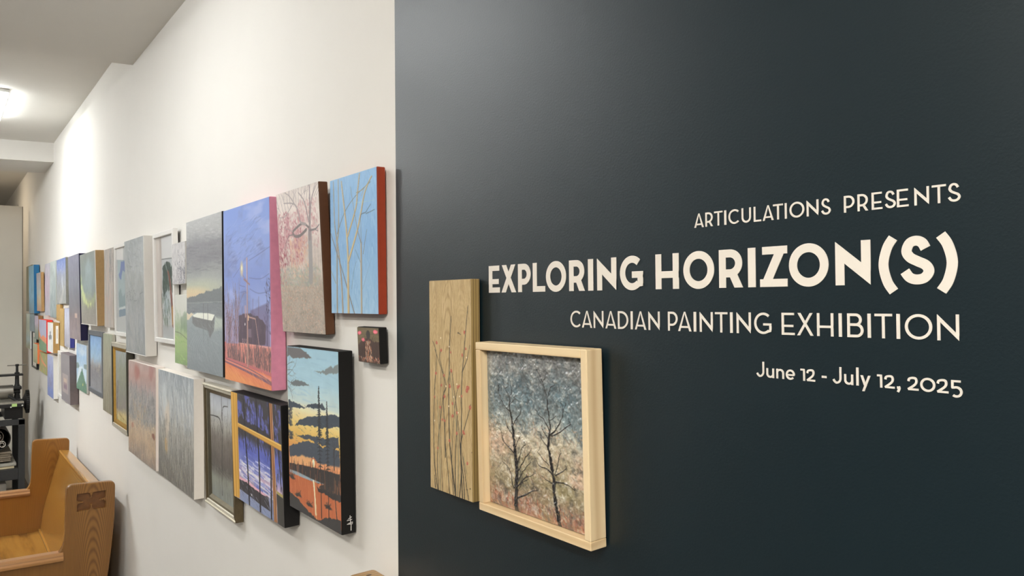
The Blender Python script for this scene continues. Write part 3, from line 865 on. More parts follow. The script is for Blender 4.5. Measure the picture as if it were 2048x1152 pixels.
def art_green_field():
    A = Art(40, 110, 0.197 / 0.307, 5)
    A.vgrad([(0, (206, 206, 198)), (.3, (200, 202, 192)), (.45, (156, 174, 140)), (.62, (160, 182, 126)), (.8, (152, 178, 120)), (1, (132, 158, 112))], .12)
    A.strokes(90, (0, .25, 1, .56), .10, .014, 80, 18, [(120, 150, 110), (146, 168, 134), (168, 184, 156)], .6)
    A.poly([(0.3, .32), (.64, .22), (.64, .55), (.3, .5)], (126, 146, 122), .6, .05, .05, raw=True)
    A.line([(0, .54), (.3, .56), (.64, .64)], .012, .012, (110, 116, 96), .8, raw=True)
    A.strokes(60, (0, .6, 1, 1), .12, .02, 10, 15, [(168, 200, 120), (136, 172, 104), (150, 184, 110)], .5)
    return A

def art_ink_sketch():
    A = Art(44, 110, 0.222 / 0.183, 6)
    A.fill((188, 186, 186)); A.mottle(20, 8, 10, 2)
    A.strokes(90, (0, 0, 1, 1), .12, .02, 75, 40, [(206, 204, 204), (160, 158, 166), (140, 140, 150)], .5)
    for k in range(10): A.branch(A.rng.uniform(0, A.asp), 1, A.rng.uniform(-25, 25), .42, .02, 3, (96, 96, 108), 34)
    A.strokes(120, (0, .62, 1, 1), .07, .012, 60, 60, [(92, 92, 106), (130, 126, 136), (180, 178, 182)], .7)
    return A

def art_red_pine():
    A = Art(90, 200, 0.9 * .4 / .53, 7)
    A.quad((425, 215), (552, 185), (555, 990), (427, 970))
    A.fill((206, 204, 200))
    A.poly([(462, 190), (560, 180), (560, 372), (463, 380)], (244, 244, 242), 1); A.poly([(463, 372), (560, 364), (560, 382), (463, 388)], (96, 100, 104), .8)  # bright top and dark bar: reflection in the glass, painted into the print
    A.poly([(425, 200), (462, 195), (464, 975), (427, 965)], (196, 186, 178), 1)
    A.poly([(463, 380), (560, 372), (560, 875), (466, 875)], (208, 212, 214), 1)
    A.poly([(462, 875), (560, 885), (560, 990), (464, 985)], (190, 194, 194), 1)
    g1, g2 = (78, 96, 90), (96, 118, 104)
    A.poly([(470, 430), (490, 400), (520, 405), (545, 470), (555, 560), (548, 640), (520, 600), (500, 650), (478, 690), (466, 600)], g1, 1, .004, .02, 20)
    A.poly([(480, 640), (505, 600), (515, 700), (500, 800), (478, 780)], (188, 200, 206), .9, .01, .02, 20)
    A.strokes(80, (.35, .28, .95, .6), .05, .016, 70, 30, [(70, 88, 82), (110, 132, 112), (192, 204, 206)], .7)
    A.line([(535, 870), (525, 640), (515, 520), (505, 470)], .07, .03, (150, 92, 80)); A.line([(540, 800), (558, 640)], .03, .02, (160, 104, 88))
    A.poly([(525, 740), (560, 700), (560, 875), (528, 875)], (206, 160, 96), .9, .01)
    A.strokes(46, (.3, .6, .75, .86), .06, .02, 80, 20, [(86, 110, 88), (112, 138, 108), (128, 150, 140)], .8)
    A.line([(462, 640), (460, 740)], .02, .01, g2)
    return A

def art_grey_abstract():
    A = Art(70, 260, .489 / .604, 8)
    A.quad((437, 97), (608, 52), (630, 1120), (452, 1080))
    A.vgrad([(0, (156, 162, 164)), (.4, (158, 162, 160)), (.7, (150, 154, 156)), (1, (146, 150, 150))], .15)
    A.mottle(14, 5, 9, 2); A.mottle(9, 14, 22, 3)
    A.strokes(420, (0, 0, 1, 1), .09, .014, 70, 45, [(176, 182, 184), (136, 140, 146), (150, 158, 164), (166, 164, 156)], .35)
    A.strokes(80, (.1, .02, .9, .3), .09, .010, 40, 40, [(126, 130, 138), (182, 188, 192)], .45)
    A.strokes(30, (.05, .42, .6, .54), .04, .008, 20, 50, [(112, 112, 118), (100, 102, 110)], .7)
    for x in (530, 560, 600): A.line([(x, 740), (x + 12, 1100)], .012, .006, (132, 136, 142), .7)
    A.line([(575, 560), (600, 540)], .006, .004, (110, 112, 116)); A.line([(590, 980), (612, 1100)], .008, .004, (96, 98, 106), .8)
    A.strokes(60, (.25, .7, .65, .95), .10, .012, 85, 10, [(184, 184, 176), (172, 172, 166)], .4)
    return A

def art_blue_abstract():
    A = Art(60, 190, .9 * .35 / .54, 9)
    A.quad((357, 168), (520, 120), (520, 960), (360, 900))
    A.fill((186, 194, 198))
    A.poly([(350, 100), (450, 90), (450, 262), (350, 266)], (246, 246, 244), 1)  # ceiling reflection in the glass, painted white across the top
    A.poly([(350, 264), (372, 264), (384, 905), (350, 905)], (176, 182, 186), 1)
    A.poly([(372, 268), (520, 262), (520, 690), (384, 700)], (150, 176, 184), 1)
    A.mottle(8, 6, 10, 3)
    A.poly([(420, 280), (520, 270), (520, 400), (440, 360), (418, 450), (395, 430), (385, 400), (405, 370)], (62, 104, 180), 1, .004, .02, 12)
    A.poly([(385, 560), (410, 520), (440, 600), (520, 560), (520, 700), (386, 690)], (110, 144, 156), .9, .01, .03)
    A.poly([(385, 700), (520, 690), (520, 720), (386, 715)], (196, 208, 210), 1)
    A.poly([(385, 716), (520, 720), (520, 790), (386, 778)], (86, 128, 160), 1, .004, .01)
    A.poly([(360, 780), (520, 785), (520, 960), (360, 930)], (188, 194, 196), 1)
    return A

def art_birch_grey():
    A = Art(46, 190, .315 / .493, 10)
    A.fill((168, 160, 152)); A.mottle(18, 8, 4, 2)
    A.strokes(260, (0, 0, 1, 1), .16, .016, 88, 10, [(186, 180, 172), (150, 146, 144), (176, 160, 150), (140, 142, 144)], .5)
    A.strokes(60, (0, .2, 1, 1), .10, .02, 88, 8, [(196, 150, 132), (206, 168, 150), (186, 138, 124)], .5)
    A.strokes(30, (.6, .05, 1, .4), .12, .02, 70, 20, [(110, 114, 116), (92, 98, 104)], .6)
    A.strokes(20, (0, .2, .15, 1), .12, .014, 88, 5, [(132, 140, 130), (170, 190, 176)], .6)
    return A

def art_green_swirl():
    A = Art(60, 180, .655 / .494, 11)
    A.quad((43, 218), (177, 178), (197, 852), (58, 830))
    A.vgrad([(0, (136, 142, 136)), (.5, (128, 140, 138)), (.7, (140, 140, 130)), (1, (142, 136, 126))], .1)
    A.mottle(12, 5, 7, 2)
    A.ell((120, 420), .28 * 1.3, .24, (146, 164, 166), .7, .9, .06); A.ell((118, 330), .2, .1, (160, 180, 186), .5, .9, .05)
    A.strokes(140, (.1, .1, 1, .6), .12, .02, 80, 30, [(150, 166, 166), (118, 130, 132), (136, 150, 154)], .35)
    arc = [(50, 430), (56, 500), (66, 560), (80, 605), (98, 640), (118, 660), (140, 655), (160, 630), (178, 590)]
    for q in arc: A.ell(q, .10, .055, (176, 194, 124), .45, .9, .04, 12)
    for q in arc[1:7]: A.ell(q, .06, .035, (212, 224, 146), .5, .9, .04, 14)
    for q in ((66, 520), (72, 560), (84, 600), (100, 636)): A.ell(q, .08, .05, (222, 230, 160), .4, .9, .05, 12, 9)
    A.strokes(60, (.02, .5, .7, .76), .09, .022, 62, 25, [(200, 214, 140), (160, 178, 126), (222, 230, 168)], .35)
    A.strokes(90, (0, .75, 1, 1), .12, .02, 20, 60, [(156, 148, 138), (126, 122, 116), (148, 142, 146)], .4)
    return A

def art_dark_mauve():
    A = Art(50, 190, .568 / .636, 12)
    A.vgrad([(0, (128, 128, 146)), (.4, (122, 124, 134)), (.6, (118, 116, 122)), (.75, (128, 116, 118)), (1, (138, 126, 128))], .1)
    A.mottle(9, 10, 14, 2)
    A.strokes(160, (0, 0, 1, 1), .10, .012, 88, 12, [(138, 138, 152), (108, 110, 120), (126, 126, 134)], .4)
    A.poly([(.52 * A.asp, .69), (.74 * A.asp, .69), (.74 * A.asp, .745), (.52 * A.asp, .745)], (196, 172, 158), .9, .01, raw=True)
    A.strokes(50, (.1, .8, 1, 1), .14, .02, 88, 8, [(176, 150, 142), (156, 134, 138), (150, 140, 150)], .5)
    return A

def art_city_blue():
    A = Art(44, 120, .59 / .39, 13)
    A.vgrad([(0, (108, 128, 186)), (.2, (130, 144, 190)), (.35, (150, 156, 176)), (.6, (150, 154, 158)), (1, (158, 160, 156))], .1)
    A.mottle(14, 8, 8, 2)
    A.strokes(60, (.1, .05, .8, .3), .10, .03, 70, 40, [(92, 116, 190), (196, 206, 226), (120, 136, 190)], .6)
    A.ell((.62 * A.asp, .55), .12, .16, (200, 206, 214), .7, .8, .06, raw=True)
    A.poly([(.2 * A.asp, 1), (.8 * A.asp, .6), (.9 * A.asp, .62), (.5 * A.asp, 1)], (178, 178, 174), .8, .03, raw=True)
    A.strokes(60, (0, .4, 1, 1), .14, .03, 60, 30, [(130, 134, 140), (176, 180, 182)], .4)
    return A

def art_pastel(seed, a, b, c):
    A = Art(30, 130, .42 / .5, seed)
    A.vgrad([(0, a), (.5, b), (1, c)], .25, seed); A.mottle(14, 4, 9, seed)
    A.strokes(110, (0, 0, 1, 1), .14, .04, 86, 16, [a, b, c, (214, 216, 214)], .45, jit=16)
    return A

def art_strips(seed, cols, n=130, ang=88, w=.04, ln=.16, res=(30, 110), asp=1.0):
    A = Art(res[0], res[1], asp, seed)
    A.vgrad([(i / (len(cols) - 1), c) for i, c in enumerate(cols)], .15, seed)
    A.mottle(12, 5, 8, seed)
    A.strokes(n, (0, 0, 1, 1), ln, w, ang, 25, cols, .35, jit=14)
    return A

def art_cut_shapes():
    A = Art(40, 90, .65 / .31, 21)
    A.fill((176, 178, 206)); A.mottle(8, 6, 6, 2)
    A.poly([(0, .35), (.25 * A.asp, .55), (.5 * A.asp, .5), (A.asp, .55), (A.asp, .75), (0, .62)], (236, 148, 110), 1, .02, .04, raw=True)
    A.poly([(0, .58), (.4 * A.asp, .66), (A.asp, .74), (A.asp, 1), (0, 1)], (120, 152, 118), 1, .02, .03, raw=True)
    A.strokes(40, (0, .6, 1, 1), .14, .05, 20, 20, [(110, 142, 108), (134, 166, 130)], .5)
    return A

def art_orange_green():
    A = Art(40, 90, .65 / .2, 22)
    A.fill((160, 166, 110)); A.mottle(14, 6, 6, 2)
    A.strokes(60, (0, 0, 1, 1), .25, .09, 70, 30, [(236, 140, 96), (170, 176, 116), (150, 158, 104), (232, 160, 120)], .7)
    A.line([(0, 0), (.35 * A.asp, .4), (.9 * A.asp, .6)], .16, .10, (240, 150, 108), raw=True); A.line([(.3 * A.asp, .3), (.25 * A.asp, 1)], .10, .05, (236, 146, 104), raw=True)
    return A

def art_bottle_sketch():
    A = Art(30, 90, .42 / .27, 23)
    A.fill((236, 236, 232))
    A.ell((.5 * A.asp, .48), .42, .09, (120, 124, 132), .9, .3, .05, raw=True); A.ell((.5 * A.asp, .34), .2, .05, (130, 134, 140), .8, .4, .03, raw=True)
    A.line([(.72 * A.asp, .2), (.8 * A.asp, .9)], .05, .03, (170, 176, 184), raw=True)
    return A

def art_iris():
    A = Art(36, 120, .457 / .389, 24)
    A.vgrad([(0, (176, 184, 216)), (.4, (150, 160, 206)), (.7, (132, 142, 190)), (1, (120, 136, 196))], .2)
    A.strokes(120, (0, .1, 1, 1), .18, .03, 86, 12, [(110, 124, 186), (176, 186, 222), (142, 132, 160), (200, 206, 226)], .5)
    A.strokes(30, (.2, .3, .8, .8), .16, .03, 88, 8, [(140, 118, 120), (92, 92, 130)], .6)
    A.ell((.5 * A.asp, .86), .5, .08, (112, 136, 206), .6, .8, .05, raw=True)
    return A

def art_mauve_box():
    A = Art(50, 130, .523 / .384, 25)
    A.fill((136, 130, 134)); A.mottle(4, 20, 30, 2)
    a = A.asp
    A.poly([(0, 0), (a, 0), (a, .28), (0, .28)], (146, 142, 144), .6, .2, raw=True)
    A.poly([(.16 * a, .42), (.80 * a, .42), (.80 * a, .82), (.16 * a, .82)], (164, 154, 152), 1, .006, raw=True)
    A.poly([(.28 * a, .50), (.68 * a, .50), (.68 * a, .74), (.28 * a, .74)], (156, 134, 136), 1, .02, raw=True)
    A.poly([(.30 * a, .51), (.66 * a, .51), (.66 * a, .60), (.30 * a, .60)], (196, 178, 160), .9, .03, raw=True)
    A.poly([(.30 * a, .66), (.66 * a, .64), (.66 * a, .73), (.30 * a, .73)], (128, 106, 124), .8, .04, raw=True)
    return A

def art_white_peaks():
    A = Art(50, 140, .497 / .35, 26)
    A.quad((10, 200), (100, 222), (100, 650), (18, 610))
    A.vgrad([(0, (168, 190, 214)), (.25, (150, 184, 216)), (.5, (172, 196, 214)), (.62, (170, 196, 220)), (1, (104, 136, 120))], .1)
    A.mottle(12, 8, 10, 2)
    A.ell((60, 280), .5, .09, (196, 210, 224), .7, .9, .08); A.strokes(80, (0, 0, 1, .4), .10, .03, 20, 60, [(136, 172, 210), (196, 212, 226), (160, 190, 216)], .4)
    A.poly([(5, 380), (30, 388), (42, 425), (20, 440), (5, 425)], (120, 140, 140), .9, .02, .03); A.poly([(75, 405), (105, 395), (105, 450), (80, 445)], (126, 146, 146), .9, .02, .03)
    A.poly([(38, 420), (62, 420), (70, 470), (60, 430), (30, 600), (14, 590), (24, 500)], (206, 220, 236), .95, .01, .02)
    A.poly([(62, 420), (85, 440), (100, 500), (102, 560), (90, 580), (75, 500)], (190, 210, 226), .95, .01, .02)
    A.poly([(62, 438), (100, 600), (105, 660), (10, 620), (20, 570)], (96, 134, 112), .95, .02, .03)
    A.ell((70, 575), .05, .03, (232, 226, 120), .9, .5, .02); A.strokes(50, (0, .75, 1, 1), .08, .02, 60, 40, [(84, 122, 104), (126, 158, 136), (150, 176, 160)], .5)
    return A

def art_blue_field():
    A = Art(54, 150, .5 / .36, 27)
    A.vgrad([(0, (124, 160, 206)), (.2, (134, 172, 212)), (.42, (150, 178, 200)), (.52, (150, 156, 164)), (.6, (126, 124, 128)), (.8, (132, 132, 136)), (1, (140, 140, 144))], .1)
    A.mottle(12, 8, 12, 2)
    A.strokes(120, (0, 0, 1, .5), .09, .03, 30, 60, [(116, 156, 208), (156, 186, 212), (140, 172, 204)], .4)
    A.strokes(60, (0, .48, 1, .66), .06, .02, 60, 50, [(104, 104, 110), (178, 160, 138), (150, 146, 146)], .6)
    A.strokes(12, (.5, .5, .75, .7), .10, .016, 88, 8, [(206, 186, 140), (220, 206, 170)], .7)
    A.strokes(100, (0, .65, 1, 1), .10, .02, 20, 40, [(146, 148, 156), (116, 118, 124)], .4)
    return A

def art_green_stripe():
    A = Art(44, 150, .328 / .5, 28)
    A.vgrad([(0, (150, 158, 136)), (.3, (156, 152, 132)), (.6, (140, 134, 116)), (1, (132, 124, 104))], .15)
    A.strokes(220, (0, 0, 1, 1), .18, .016, 88, 8, [(176, 180, 160), (126, 124, 106), (150, 150, 128), (186, 182, 166), (120, 130, 108)], .5)
    return A

def art_willow():
    A = Art(60, 170, .36 / .42, 29)
    A.quad((365, 260), (457, 290), (462, 965), (378, 885))
    A.vgrad([(0, (158, 166, 170)), (.3, (142, 146, 128)), (.6, (134, 134, 124)), (.8, (138, 130, 126)), (.9, (196, 180, 130)), (1, (170, 158, 100))], .12)
    A.strokes(260, (.2, .02, 1, .85), .05, .016, 80, 30, [(150, 156, 106), (120, 128, 100), (170, 172, 130), (136, 140, 120), (108, 112, 98)], .6)
    A.strokes(60, (0, 0, .3, .7), .10, .016, 86, 8, [(170, 174, 184), (140, 136, 150)], .5)
    A.line([(385, 560), (382, 880)], .03, .03, (92, 72, 60)); A.line([(400, 850), (450, 940)], .03, .02, (150, 126, 84))
    A.strokes(50, (0, .86, 1, 1), .10, .02, 25, 10, [(220, 200, 130), (186, 170, 104)], .6)
    return A

def art_rust_reeds():
    A = Art(110, 230, .64 / .497, 30)
    A.quad((65, 108), (260, 160), (258, 903), (62, 768))
    A.vgrad([(0, (184, 160, 154)), (.12, (178, 146, 138)), (.25, (176, 154, 150)), (.32, (162, 154, 150)), (.55, (154, 150, 146)), (.64, (186, 166, 142)), (.8, (184, 160, 132)), (1, (146, 134, 124))], .12, 4, 7, 5)
    A.mottle(14, 10, 12, 2)
    A.ell((125, 190), .12, .09, (166, 96, 82), .6, .9, .06); A.ell((230, 185), .1, .07, (160, 100, 92), .5, .9, .06)
    A.strokes(620, (0, .24, 1, .64), .07, .010, 84, 16, [(98, 106, 112), (128, 134, 140), (176, 178, 178), (88, 94, 98), (194, 182, 160)], .7)
    A.strokes(80, (.2, .42, .7, .62), .05, .010, 88, 20, [(206, 168, 104), (196, 150, 96), (190, 176, 150)], .6)
    A.strokes(120, (0, .58, 1, .7), .05, .010, 40, 50, [(106, 110, 108), (222, 204, 176), (206, 176, 140), (140, 130, 120)], .6)
    A.strokes(360, (0, .64, 1, 1), .07, .011, 80, 25, [(208, 180, 146), (180, 142, 112), (224, 200, 166), (140, 128, 122), (160, 128, 112)], .65)
    A.ell((240, 655), .06, .03, (134, 84, 70), .9, .4, .03); A.ell((92, 580), .05, .03, (176, 120, 96), .7, .5, .03)
    A.strokes(90, (0, .86, 1, 1), .06, .012, 80, 30, [(134, 124, 118), (120, 112, 112), (170, 140, 120)], .5)
    return A

def art_grey_reeds():
    A = Art(130, 250, .613 / .493, 31)
    A.quad((283, 168), (540, 245), (533, 1117), (280, 922))
    A.vgrad([(0, (150, 158, 164)), (.15, (166, 172, 174)), (.35, (176, 178, 176)), (.55, (160, 158, 150)), (.7, (134, 132, 126)), (1, (116, 112, 106))], .18, 4, 6, 4)
    A.mottle(14, 8, 8, 2)
    A.strokes(300, (0, 0, 1, .5), .12, .020, 74, 22, [(206, 210, 210), (130, 140, 148), (156, 164, 170), (190, 194, 194)], .55)
    A.ell((345, 540), .10, .17, (212, 196, 176), .75, .8, .04); A.ell((335, 720), .06, .07, (206, 162, 92), .85, .7, .03); A.ell((330, 380), .06, .12, (206, 212, 212), .6, .9, .05)
    A.strokes(40, (.12, .3, .35, .75), .12, .012, 85, 12, [(222, 206, 180), (206, 186, 160), (180, 170, 156)], .5)
    A.line([(378, 800), (375, 560), (390, 400), (380, 280)], .012, .008, (126, 132, 136), .8)
    A.strokes(560, (0, .45, 1, 1), .09, .013, 82, 18, [(100, 98, 92), (150, 146, 138), (82, 80, 76), (182, 178, 166), (128, 124, 114)], .6)
    A.strokes(100, (.3, .35, 1, .7), .16, .010, 84, 10, [(198, 198, 190), (186, 186, 180)], .45)
    A.strokes(60, (.1, .75, .8, .98), .09, .008, 75, 30, [(176, 160, 130), (120, 110, 90)], .5)
    return A

def art_dusk_swamp():
    A = Art(90, 190, .30 / .39, 32)
    A.quad((103, 148), (252, 190), (285, 1020), (108, 905))
    A.vgrad([(0, (170, 176, 186)), (.15, (182, 186, 190)), (.3, (166, 164, 156)), (.42, (120, 112, 104)), (.62, (98, 90, 84)), (.72, (92, 88, 82)), (.8, (136, 138, 126)), (1, (128, 134, 130))], .06)
    A.mottle(10, 9, 12, 2)
    A.strokes(200, (0, .33, 1, .7), .08, .010, 86, 14, [(104, 96, 90), (78, 72, 68), (128, 118, 108)], .5)
    A.line([(183, 905), (180, 620), (182, 420), (178, 300), (175, 170)], .018, .008, (52, 48, 46))
    A.line([(181, 420), (165, 325), (135, 305), (105, 300)], .016, .008, (52, 48, 46)); A.line([(180, 330), (185, 245), (215, 240)], .013, .007, (52, 48, 46))
    for x, y0 in ((218, 170), (240, 190), (130, 180)): A.line([(x, 740), (x - 4, y0)], .007, .004, (88, 84, 80), .8)
    for k in range(8): x, y = A.p((120 + 18 * k, 470)); A.branch(x, y, -20 + 6 * k, .14, .006, 3, (92, 86, 82), 34)
    A.strokes(130, (0, .72, 1, 1), .09, .010, 86, 10, [(150, 152, 138), (96, 94, 88), (166, 170, 160), (120, 120, 108)], .5)
    A.strokes(50, (0, .7, 1, .76), .12, .008, 8, 6, [(78, 74, 70), (110, 106, 98)], .6)
    return A

def art_window_dusk():
    A = Art(170, 250, .48 / .368, 33)
    A.quad((258, 158), (615, 245), (645, 1118), (278, 918))
    A.vgrad([(0, (88, 92, 160)), (.3, (96, 104, 186)), (.5, (88, 100, 190)), (.62, (120, 130, 200)), (.72, (206, 176, 200)), (.8, (150, 150, 180)), (1, (130, 146, 186))], .05)
    A.mottle(10, 8, 8, 2)
    # clouds and pink horizon
    A.strokes(80, (.16, .52, .80, .80), .16, .018, 4, 4, [(228, 228, 238), (206, 210, 236), (104, 116, 200), (92, 104, 190)], .75)
    A.strokes(36, (.16, .60, .80, .82), .20, .026, 5, 4, [(232, 230, 238), (220, 216, 232)], .7)
    A.strokes(30, (.16, .58, .80, .78), .18, .016, 4, 4, [(100, 112, 196), (120, 130, 206)], .8)
    A.poly([(318, 770), (380, 800), (450, 850), (530, 900), (530, 930), (318, 815)], (230, 170, 186), .95, .01)
    A.poly([(318, 795), (370, 812), (400, 838), (450, 865), (480, 888), (530, 905), (550, 1060), (470, 990), (318, 880)], (66, 62, 66), 1, .003, .01, 30)
    A.poly([(318, 862), (400, 915), (470, 965), (545, 1010), (550, 1075), (318, 950)], (136, 148, 184), 1, .004)
    A.strokes(60, (.15, .82, .8, 1), .06, .008, 25, 6, [(176, 186, 210), (110, 120, 160), (80, 80, 96)], .6)
    # upper foliage
    n = A.noise(11, 9, 44, 3)
    fol = np.clip((.62 - n) * 9, 0, 1) * np.clip((.40 + .10 * A.noise(8, 3, 5) - A.V) * 14, 0, 1) * np.clip((A.U - .13) * 60, 0, 1)
    A.mix(fol, (66, 62, 64), .95)
    A.strokes(160, (.14, .0, .98, .35), .045, .020, 65, 40, [(56, 52, 56), (72, 68, 72), (64, 60, 64)], .85)
    A.strokes(20, (.16, .02, .98, .33), .05, .020, 82, 18, [(96, 102, 190), (112, 118, 200)], .95)
    A.poly([(308, 380), (320, 330), (400, 380), (470, 410), (540, 450), (545, 520), (400, 420), (310, 400)], (60, 56, 58), .9, .01, .03, 18)
    A.strokes(90, (.15, .33, .8, .48), .06, .018, 70, 30, [(58, 54, 60), (70, 66, 72)], .75)
    for x0, x1, y1 in ((350, 392, 985), (440, 472, 1040), (528, 552, 1075)):
        A.line([(x0, 190), (x0 + 14, 480), ((x0 + x1) / 2 + 8, 700), (x1, y1)], .030, .034, (44, 42, 46))
    A.line([(395, 240), (400, 400)], .02, .02, (60, 56, 62)); A.line([(480, 240), (470, 420)], .024, .02, (60, 56, 62))
    A.line([(600, 560), (612, 700), (620, 830)], .03, .02, (52, 50, 56)); A.strokes(40, (.86, .3, 1, .72), .06, .018, 80, 20, [(56, 54, 64), (100, 108, 190), (70, 70, 96)], .8)
    # window bars
    A.poly([(535, 228), (556, 232), (596, 1090), (570, 1080)], (150, 96, 60)); A.line([(541, 230), (577, 1082)], .008, .010, (216, 160, 92), curve=False)
    A.line([(554, 232), (592, 1086)], .006, .006, (232, 196, 150), curve=False)
    A.poly([(308, 380), (625, 520), (626, 566), (308, 408)], (214, 160, 66)); A.line([(308, 384), (625, 528)], .010, .010, (238, 196, 110), curve=False)
    A.line([(308, 408), (626, 566)], .008, .006, (160, 108, 48), curve=False)
    A.poly([(585, 850), (640, 885), (640, 908), (588, 872)], (176, 160, 90))
    A.poly([(588, 872), (640, 908), (648, 1122), (598, 1092)], (66, 64, 60)); A.poly([(612, 245), (620, 246), (650, 1122), (640, 1118)], (70, 66, 64))
    A.poly([(255, 155), (305, 165), (320, 935), (276, 918)], (214, 158, 60)); 
    for dx, c, w in ((8, (238, 190, 96), .012), (20, (176, 118, 40), .006), (28, (240, 196, 100), .010), (38, (190, 130, 46), .006)):
        A.line([(258 + dx, 160), (279 + dx * .9, 925)], w, w, c, .9, curve=False)
    A.ell((408, 900), .006, .008, (250, 240, 226), 1, .5, raw=False)
    return A

def art_black_sunset():
    A = Art(160, 300, .36 / .477, 34)
    A.quad((35, 58), (328, 92), (347, 1118), (58, 970))
    A.vgrad([(0, (154, 194, 214)), (.2, (162, 200, 216)), (.33, (194, 212, 208)), (.37, (236, 222, 178)), (.46, (234, 202, 116)), (.55, (224, 176, 84)), (.63, (226, 150, 84)), (.68, (222, 140, 92)), (1, (190, 100, 60))], .015)
    A.mottle(5, 10, 14, 2); A.mottle(4, 3, 40, 5)
    A.strokes(60, (0, .02, 1, .32), .12, .010, 4, 10, [(160, 202, 218), (138, 180, 204)], .35)
    gr, dk = (104, 110, 114), (66, 76, 88)
    A.poly([(36, 60), (110, 70), (150, 100), (178, 130), (130, 128), (80, 125), (36, 118)], (108, 106, 108), 1, .004, .014, 22)
    A.poly([(195, 208), (250, 200), (272, 182), (330, 165), (330, 210), (280, 222), (240, 215)], (124, 134, 136), 1, .006, .014, 22)
    A.poly([(60, 270), (100, 252), (130, 262), (165, 285), (110, 288), (60, 282)], (108, 116, 120), 1, .004, .012, 24)
    A.poly([(44, 370), (90, 385), (150, 418), (100, 415), (46, 408)], dk, 1, .003, .010, 24)
    A.poly([(138, 402), (180, 388), (240, 395), (262, 420), (180, 418)], dk, 1, .003, .012, 26)
    A.poly([(80, 512), (110, 485), (160, 465), (230, 455), (300, 450), (334, 458), (334, 520), (270, 530), (180, 515), (120, 514)], dk, 1, .003, .012, 20)
    A.poly([(92, 578), (130, 568), (200, 575), (260, 590), (330, 570), (334, 640), (270, 635), (180, 600)], (70, 78, 90), 1, .003, .014, 22)
    A.poly([(52, 640), (100, 612), (160, 600), (210, 618), (230, 640), (290, 625), (336, 660), (338, 760), (200, 720), (120, 690), (54, 690)], (72, 80, 92), 1, .003, .014, 20)
    for k in range(60): A.strokes(1, (.05, .37, 1, .62), .03, .006, 5, 15, [(96, 108, 122), (54, 62, 74)], .4)
    A.poly([(54, 690), (130, 685), (180, 700), (180, 745), (54, 730)], (230, 170, 112), .95, .01, .01); A.poly([(200, 725), (340, 745), (340, 770), (200, 745)], (232, 156, 104), .9, .01)
    A.ell((190, 722), .018, .030, (250, 226, 170), 1, .4); A.ell((190, 722), .010, .016, (255, 244, 214), 1, .4)
    A.line([(176, 745), (178, 710), (190, 700), (204, 715), (204, 745)], .006, .006, (206, 96, 60))
    # shore with reeds
    A.poly([(54, 728), (120, 738), (200, 752), (340, 785), (342, 930), (300, 915), (245, 880), (218, 858), (248, 845), (205, 835), (150, 818), (100, 800), (56, 778)], (58, 54, 54), 1, .003, .006, 30)
    for k in range(46):
        x = 56 + A.rng.uniform(0, 1) * 282; y = 735 + (x - 56) * .17
        A.line([(x, y + 8), (x + A.rng.uniform(-3, 3), y - A.rng.uniform(14, 42))], .004, .002, (58, 54, 54))
    A.poly([(56, 765), (100, 778), (180, 815), (250, 842), (205, 835), (120, 808), (56, 780)], (150, 176, 190), .9, .004)
    # orange water
    A.poly([(56, 782), (120, 806), (220, 842), (216, 862), (250, 890), (300, 920), (345, 940), (346, 1040), (215, 1040), (58, 900)], (196, 104, 62), 1, .004)
    A.strokes(90, (.02, .72, 1, .95), .09, .010, 86, 14, [(206, 118, 74), (180, 90, 54), (214, 132, 88)], .4)
    A.line([(190, 826), (198, 900), (205, 1010)], .014, .022, (244, 232, 196)); A.line([(196, 830), (208, 1040)], .006, .008, (232, 176, 110))
    A.poly([(208, 860), (345, 905), (345, 940), (300, 925), (250, 895), (218, 885)], (58, 54, 54), 1, .003, .008, 30)
    A.poly([(56, 890), (100, 925), (150, 985), (215, 1045), (250, 1030), (310, 1030), (346, 1040), (350, 1125), (56, 975)], (62, 60, 60), 1, .003, .008, 30)
    for x0, y0 in ((105, 905), (170, 955), (272, 965), (70, 800)):
        for k in range(14): A.line([(x0 + A.rng.uniform(-14, 14), y0 + 10), (x0 + A.rng.uniform(-20, 20), y0 - A.rng.uniform(4, 26))], .004, .002, (60, 54, 52))
        A.ell((x0, y0 + 6), .05, .010, (60, 54, 52), .9, .5, .01)
    # spruce trees and reflections
    def spruce(x, y0, y1, w):
        A.line([(x + (y1 - y0) * .02, y1), (x, y0)], .008, .004, (44, 46, 50), curve=False)
        n = int((y1 - y0) / 7)
        for i in range(n):
            t = i / n; y = y0 + (y1 - y0) * t
            if t > .62 and i % 3: continue
            for s in (-1, 1):
                l = w * (.15 + min(t, .6)) * A.rng.uniform(.4, 1.1)
                A.line([(x + (y - y0) * .02, y), (x + (y - y0) * .02 + s * l, y + A.rng.uniform(2, 12))], .009, .003, (48, 54, 58), curve=False)
    spruce(218, 292, 760, 22); spruce(264, 378, 770, 20)
    for a in ([(228, 760), (236, 850)], [(272, 770), (275, 860)], [(233, 870), (237, 1030)], [(274, 890), (278, 1040)], [(310, 905), (322, 1035)], [(306, 640), (306, 760)]): A.line(a, .009, .011, (50, 46, 46), curve=False)
    A.branch(*A.p((300, 690)), 10, .10, .006, 3, (60, 60, 64), 40); A.branch(*A.p((312, 700)), 30, .09, .005, 3, (60, 60, 64), 40)
    for k in range(5): A.branch(*A.p((36, 170 + 28 * k)), 60 + 12 * k, .09, .005, 3, (110, 116, 120), 45)
    for y0, y1 in ((425, 470), (470, 520), (570, 600)): A.strokes(26, (0, (y0 - 60) / 960, .08, (y1 - 50) / 960), .03, .012, 20, 40, [(62, 64, 70), (80, 82, 86)], .8)
    A.line([(38, 62), (330, 95)], .006, .006, (140, 180, 200), .7, curve=False); A.line([(328, 95), (332, 330)], .004, .004, (170, 214, 226), .8, curve=False)
